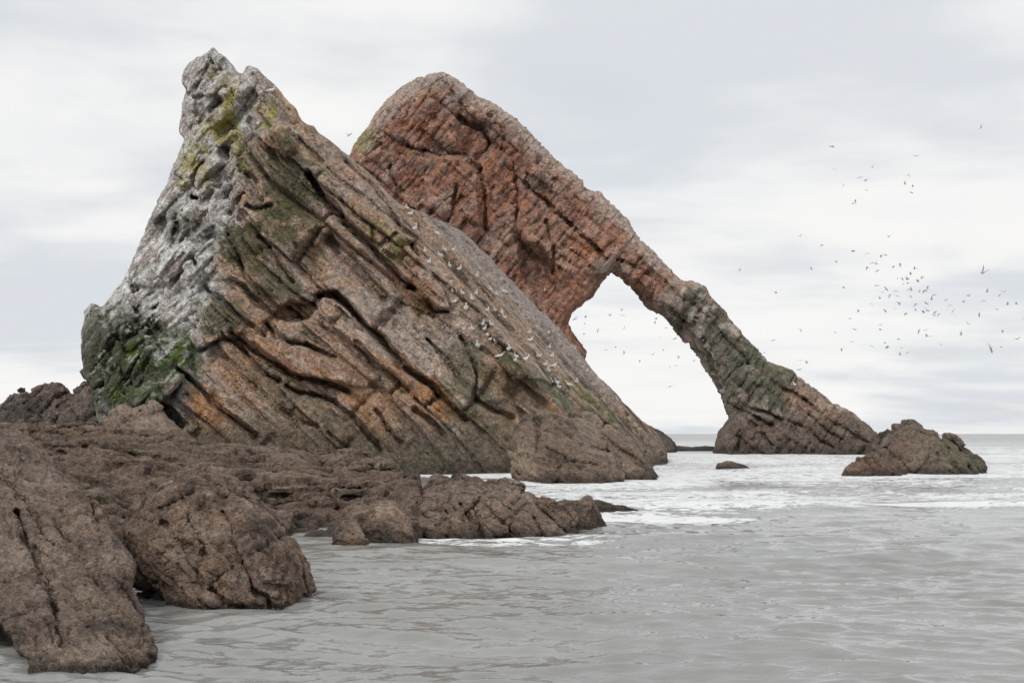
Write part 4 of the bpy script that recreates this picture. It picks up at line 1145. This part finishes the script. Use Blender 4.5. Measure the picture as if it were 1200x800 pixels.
# standing gull, facing -Y, feet at the origin
ROOT_BODY = loft('gull_body', [(0,0.235,0.115,0.004,0.004),(0,0.16,0.125,0.035,0.028),(0,0.06,0.14,0.068,0.062),(0,-0.04,0.155,0.075,0.075),(0,-0.11,0.19,0.06,0.066),(0,-0.145,0.235,0.040,0.045),
                               (0,-0.155,0.285,0.036,0.036),(0,-0.175,0.315,0.036,0.034),(0,-0.205,0.318,0.022,0.020),(0,-0.215,0.316,0.006,0.006)], M_WHITE, 10)
BEAK = loft('beak', [(0,-0.205,0.314,0.011,0.012),(0,-0.235,0.310,0.007,0.009),(0,-0.262,0.302,0.001,0.002)], M_YELLOW, 6)
def wing_mesh(sx):
    me = loft('wing', [(sx*0.052,-0.085,0.185,0.010,0.018),(sx*0.070,-0.02,0.178,0.014,0.052),(sx*0.066,0.07,0.162,0.014,0.052),(sx*0.044,0.17,0.140,0.012,0.030),(sx*0.016,0.285,0.118,0.004,0.006)], M_GREY, 8)
    return me
TIP = loft('wing_tip', [(0,0.20,0.142,0.030,0.010),(0,0.26,0.128,0.018,0.007),(0,0.325,0.116,0.002,0.002)], M_DARK, 6)
def leg_mesh(sx):
    me = loft('leg', [(0,0,0,0.006,0.006),(0,0.001,0,0.006,0.006)], M_YELLOW, 5)
    vs = [(sx*0.025 + a, 0.0 + b, z) for z in (0.0, 0.10) for a, b in ((-.006,-.006),(.006,-.006),(.006,.006),(-.006,.006))]
    vs += [(sx*0.025-.022,-.05,.004),(sx*0.025+.022,-.05,.004),(sx*0.025,.008,.004),(sx*0.025,.0,.014)]
    fs = [(0,1,5,4),(1,2,6,5),(2,3,7,6),(3,0,4,7),(4,5,6,7),(8,9,11),(9,10,11),(10,8,11),(8,10,9)]
    me = bpy.data.meshes.new('leg'); me.from_pydata(vs, [], fs); me.update(); me.materials.append(M_YELLOW)
    return me
gull0 = link('perched_gull', ROOT_BODY)
for nm, me in (('beak', BEAK), ('wing', wing_mesh(-1)), ('wing', wing_mesh(1)), ('wing_tip', TIP), ('leg', leg_mesh(-1)), ('leg', leg_mesh(1))):
    link(nm, me, gull0)
def copy_tree(o):
    c = o.copy(); COL.objects.link(c)
    for ch in o.children:
        d = ch.copy(); COL.objects.link(d); d.parent = c
    return c
used = set()
def take(proto):
    if proto.name not in used:
        used.add(proto.name)
        return proto
    return copy_tree(proto)
rg = np.random.default_rng(77)
EYEV = Vector((0, 0, EYE))
def cast(u, v, bvh):
    d = Vector(((u - CU) / FPX, 1.0, (HV - v) / FPX)).normalized()
    return bvh.ray_cast(EYEV, d)
GULLS = [
 ('gulls resting on the middle of the slab', 'small white gull resting among others midway down the gull slab', BVH_MAIN,
  [(526,337),(531,343),(542,345),(553,352),(558,346),(575,340),(582,346),(591,343),(571,365),(580,365),(588,368),(591,373),(566,382),(568,387),(576,382),(554,387),(572,394),(575,399),(581,401),(533,355)]),
 ('gulls resting on the lower slab', 'small white gull resting with others on the lower part of the gull slab', BVH_MAIN,
  [(596,411),(586,419),(605,419),(604,424),(615,423),(620,391),(621,400),(643,391),(644,408),(631,419),(647,419),(639,429),(649,430),(643,436),(647,449),(653,450),(655,455),(667,452),(676,449)]),
 ('gulls resting on the upper slab', 'small white gull resting high on the upper part of the gull slab', BVH_MAIN,
  [(477,245),(481,252),(486,270),(512,275),(521,294),(531,294),(498,296),(516,301),(503,309),(527,313),(538,317),(509,323),(559,325)])]
LONE = [(546,364,BVH_MAIN,'larger white gull standing with its tail stretched right, left edge of the gull slab'),
        (560,408,BVH_MAIN,'white gull standing alone on the rough rock just left of the gull slab'),
        (425,188,BVH_MAIN,'white gull at the very top of the slab against the red arch'),
        (436,204,BVH_MAIN,'white gull second from the top of the slab, just below the topmost one'),
        (279,264,BVH_MAIN,'lone white gull on the ridge between pale face and brown cliff'),
        (303,147,BVH_MAIN,'white gull on the jutting ledge below the summit of the stack'),
        (345,157,BVH_MAIN,'white gull on the right end of the ledge near the stack crest'),
        (318,108,BVH_MAIN,'white gull tucked under the crest right of the summit'),
        (639,342,BVH_ARCH,'white gull low on the red arch wall above the slab edge'),
        (608,300,BVH_ARCH,'white gull in a dark hollow of the red arch wall'),
        (920,455,BVH_ARCH,'left one of two white gulls on the foot of the arch leg'),
        (931,452,BVH_ARCH,'right one of two white gulls on the foot of the arch leg')]
def put_gull(u, v, bvh, label, group, size):
    hit = cast(u, v, bvh)
    if hit[0] is None:
        return
    o = take(gull0)
    o.location = hit[0] - Vector((0, 0, 0.02))
    a = math.radians(rg.choice([-35, 25, 40, -20, 5, -10, 70]) + rg.normal(0, 12))
    o.rotation_euler = (0, 0, a)
    o.scale = (size,) * 3
    tag(o, label, 'gull', group)
ORD = ['first','second','third','fourth','fifth','sixth','seventh','eighth','ninth','tenth','eleventh','twelfth','thirteenth','fourteenth','fifteenth','sixteenth','seventeenth','eighteenth','nineteenth','twentieth',
       'twenty first','twenty second','twenty third','twenty fourth','twenty fifth','twenty sixth']
for grp, lab, bvh, pts in GULLS:
    pts = sorted(pts)
    for i, (u, v) in enumerate(pts):
        lab = 'white gull, %s from the left among the %s' % (ORD[i], grp)
        put_gull(u, v + 1.5, bvh, lab, grp, 1.05 + 0.2 * rg.random())
for (u, v, bvh, lab) in LONE:
    put_gull(u, v + 1.5, bvh, lab, 'lone gulls on the rocks', 1.45 if 'larger' in lab or 'alone' in lab else (1.7 if bvh is BVH_ARCH else 1.25))

# flying gulls: body plus two bent wings
FB = loft('gull_body', [(0,0.25,0.0,0.012,0.004),(0,0.17,0.0,0.03,0.02),(0,0.05,0.0,0.055,0.05),(0,-0.08,0.0,0.055,0.055),(0,-0.17,0.01,0.036,0.038),(0,-0.215,0.015,0.022,0.022),(0,-0.26,0.01,0.003,0.004)], M_UNDER, 8)
def fly_wing(sx, a1, a2):
    """inner and outer wing at flap angles a1, a2 (degrees above level)"""
    r1, r2 = math.radians(a1), math.radians(a2)
    x0, z0 = 0.03, 0.02
    x1, z1 = x0 + 0.24 * math.cos(r1), z0 + 0.24 * math.sin(r1)
    x2, z2 = x1 + 0.34 * math.cos(r2), z1 + 0.34 * math.sin(r2)
    st = [(x0, z0, -0.10, 0.09, 0.018), (x1, z1, -0.13, 0.05, 0.012), (0.5*(x1+x2), 0.5*(z1+z2), -0.08, 0.055, 0.008), (x2, z2, 0.05, 0.075, 0.003)]
    vs, fs = [], []
    for (x, z, ya, yb, th) in st:
        vs += [(sx*x, ya, z), (sx*x, 0.5*(ya+yb), z+th), (sx*x, yb, z), (sx*x, 0.5*(ya+yb), z-th)]
    for i in range(3):
        for k in range(4):
            f = (i*4+k, i*4+(k+1) % 4, i*4+4+(k+1) % 4, i*4+4+k)
            fs.append(f if sx > 0 else f[::-1])
    fs += [(12,13,14,15) if sx > 0 else (15,14,13,12)]
    me = bpy.data.meshes.new('wing'); me.from_pydata(vs, [], fs); me.update(); me.materials.append(M_UNDER)
    return me
protos = []
for (a1, a2) in ((35, 10), (10, -15), (55, 40), (-25, -45), (20, -5), (65, 60), (-5, -30)):
    b = link('flying_gull', FB)
    link('wing', fly_wing(-1, a1, a2), b); link('wing', fly_wing(1, a1, a2), b)
    protos.append(b)
ZA = [(220,40),(3,130),(87,145),(173,155),(197,155),(122,203),(139,210),(87,232),(150,253),(250,230),(292,210),(380,242),(397,238),(358,275),(277,300),(305,298),(335,308),(345,305),(424,298),(407,320),(343,328),(310,337),(147,345),(467,350),(352,366),(362,376),(205,368),(180,388),(265,378),(415,383),(444,377),(459,382),(507,402),(228,405),(275,412),(358,410),(170,425),(127,428),(490,432),(577,434),(115,459),(289,462),(392,460),(456,455),(605,467),(390,498),(258,492),(30,507),(203,508),(330,520),(440,515),(458,495),(468,500),(508,512),(508,533),(533,523),(620,506),(690,448),(724,408),(817,437),(836,385),(916,405),(940,384),(962,463),(1018,458),(905,495),(787,528),(1063,547),(718,582),(170,590),(170,620),(12,620),(410,628),(453,622),(457,663),(478,663),(672,653),(283,680),(197,700),(118,725),(205,735),(302,735),(293,778),(338,763),(543,717),(848,713),(856,740),(865,752),(925,728),(1023,680),(933,635)]
ZB = [(303,167),(310,274),(693,212),(488,267),(431,313),(456,329),(353,351),(463,372),(408,419),(399,435),(657,299),(641,344),(680,354),(672,383)]
ZC = [(360,333),(675,309),(742,420),(703,452),(636,518),(729,506),(716,562),(664,603),(473,504),(345,555),(304,612),(470,647),(502,661),(467,692),(470,70),(568,110),(640,184),(522,218),(718,137)]
ZD = [(517,103),(412,150),(520,148),(197,165),(100,180),(120,160),(188,222),(303,282),(184,305),(820,175),(805,215),(907,255),(857,345),(985,350),(880,450),(533,468),(460,422),(370,450),(675,542),(790,490),(1013,512),(1150,550),(990,590),(942,603),(535,262)]
fly = [((1000 + a / 5.335, 270 + b / 5.335), 'gull flying in the dense flock above the sea on the right', 'gulls in the dense flock right of the arch', (185, 235)) for a, b in ZA]
fly += [((900 + a / 4, 130 + b / 4), 'gull flying high in the loose group above the dense flock', 'gulls in the loose high group', (200, 240)) for a, b in ZB]
fly += [((820 + a / 4, 260 + b / 4), 'gull flying in the open sky between arch leg and dense flock', 'gulls between the leg and the flock', (200, 250)) for a, b in ZC]
fly += [((660 + a / 7.5, 350 + b / 7.5), 'gull flying far off in the sky seen through the arch opening', 'gulls seen through the arch opening', (215, 260)) for a, b in ZD]
fly += [((1150, 149.5), 'lone gull flying highest of all near the right edge', None, (190, 200)), ((867, 317), 'lone gull flying just above the arch leg against the cloud', None, (215, 225)),
        ((408, 159), 'lone gull flying in the gap between the stack and the arch crest', None, (150, 160)), ((1151, 320), 'larger long winged gull banking on the right of the dense flock', None, (120, 122)),
        ((785, 453), 'gull gliding low past the lower slab edge', None, (150, 155))]
usedp = set()
def ranked(lab_fmt, grp):
    idx = sorted((i for i, f in enumerate(fly) if f[2] == grp), key=lambda i: fly[i][0][0])
    for k, i in enumerate(idx):
        fly[i] = (fly[i][0], lab_fmt % ORD[k], grp, fly[i][3])
ranked('small gull flying beyond the arch opening, %s from the left there', 'gulls seen through the arch opening')
ranked('gull in the loose flock above the dense one, %s from the left', 'gulls in the loose high group')
ranked('gull in open sky between arch leg and dense flock, %s from the left', 'gulls between the leg and the flock')
for i, ((u, v), lab, grp, (d0, d1)) in enumerate(fly):
    pr = protos[rg.integers(len(protos))]
    if 'larger' in lab: pr = protos[5]
    d = d0 + (d1 - d0) * rg.random()
    if pr.name in usedp:
        o = copy_tree(pr)
    else:
        usedp.add(pr.name); o = pr
    o.location = Vector(P(u, v, d))
    o.rotation_euler = (rg.normal(0, 0.35), rg.normal(0, 0.45), rg.random() * 6.28)
    if 'larger' in lab: o.rotation_euler = (0.2, 0.6, 0.3); o.scale = (1.35,) * 3
    tag(o, lab, 'gull', grp)
for pr in protos:
    if pr.name not in usedp:
        for ch in list(pr.children): bpy.data.objects.remove(ch)
        bpy.data.objects.remove(pr)
import os
if os.environ.get('COUNT'):
    tot = 0
    for me in bpy.data.meshes:
        me.calc_loop_triangles(); n = len(me.loop_triangles) * (1 if me.users else 0); tot += n
        if n > 20000: print(me.name, n)
    print('TOTAL', tot)
print('done', time.time() - T0)
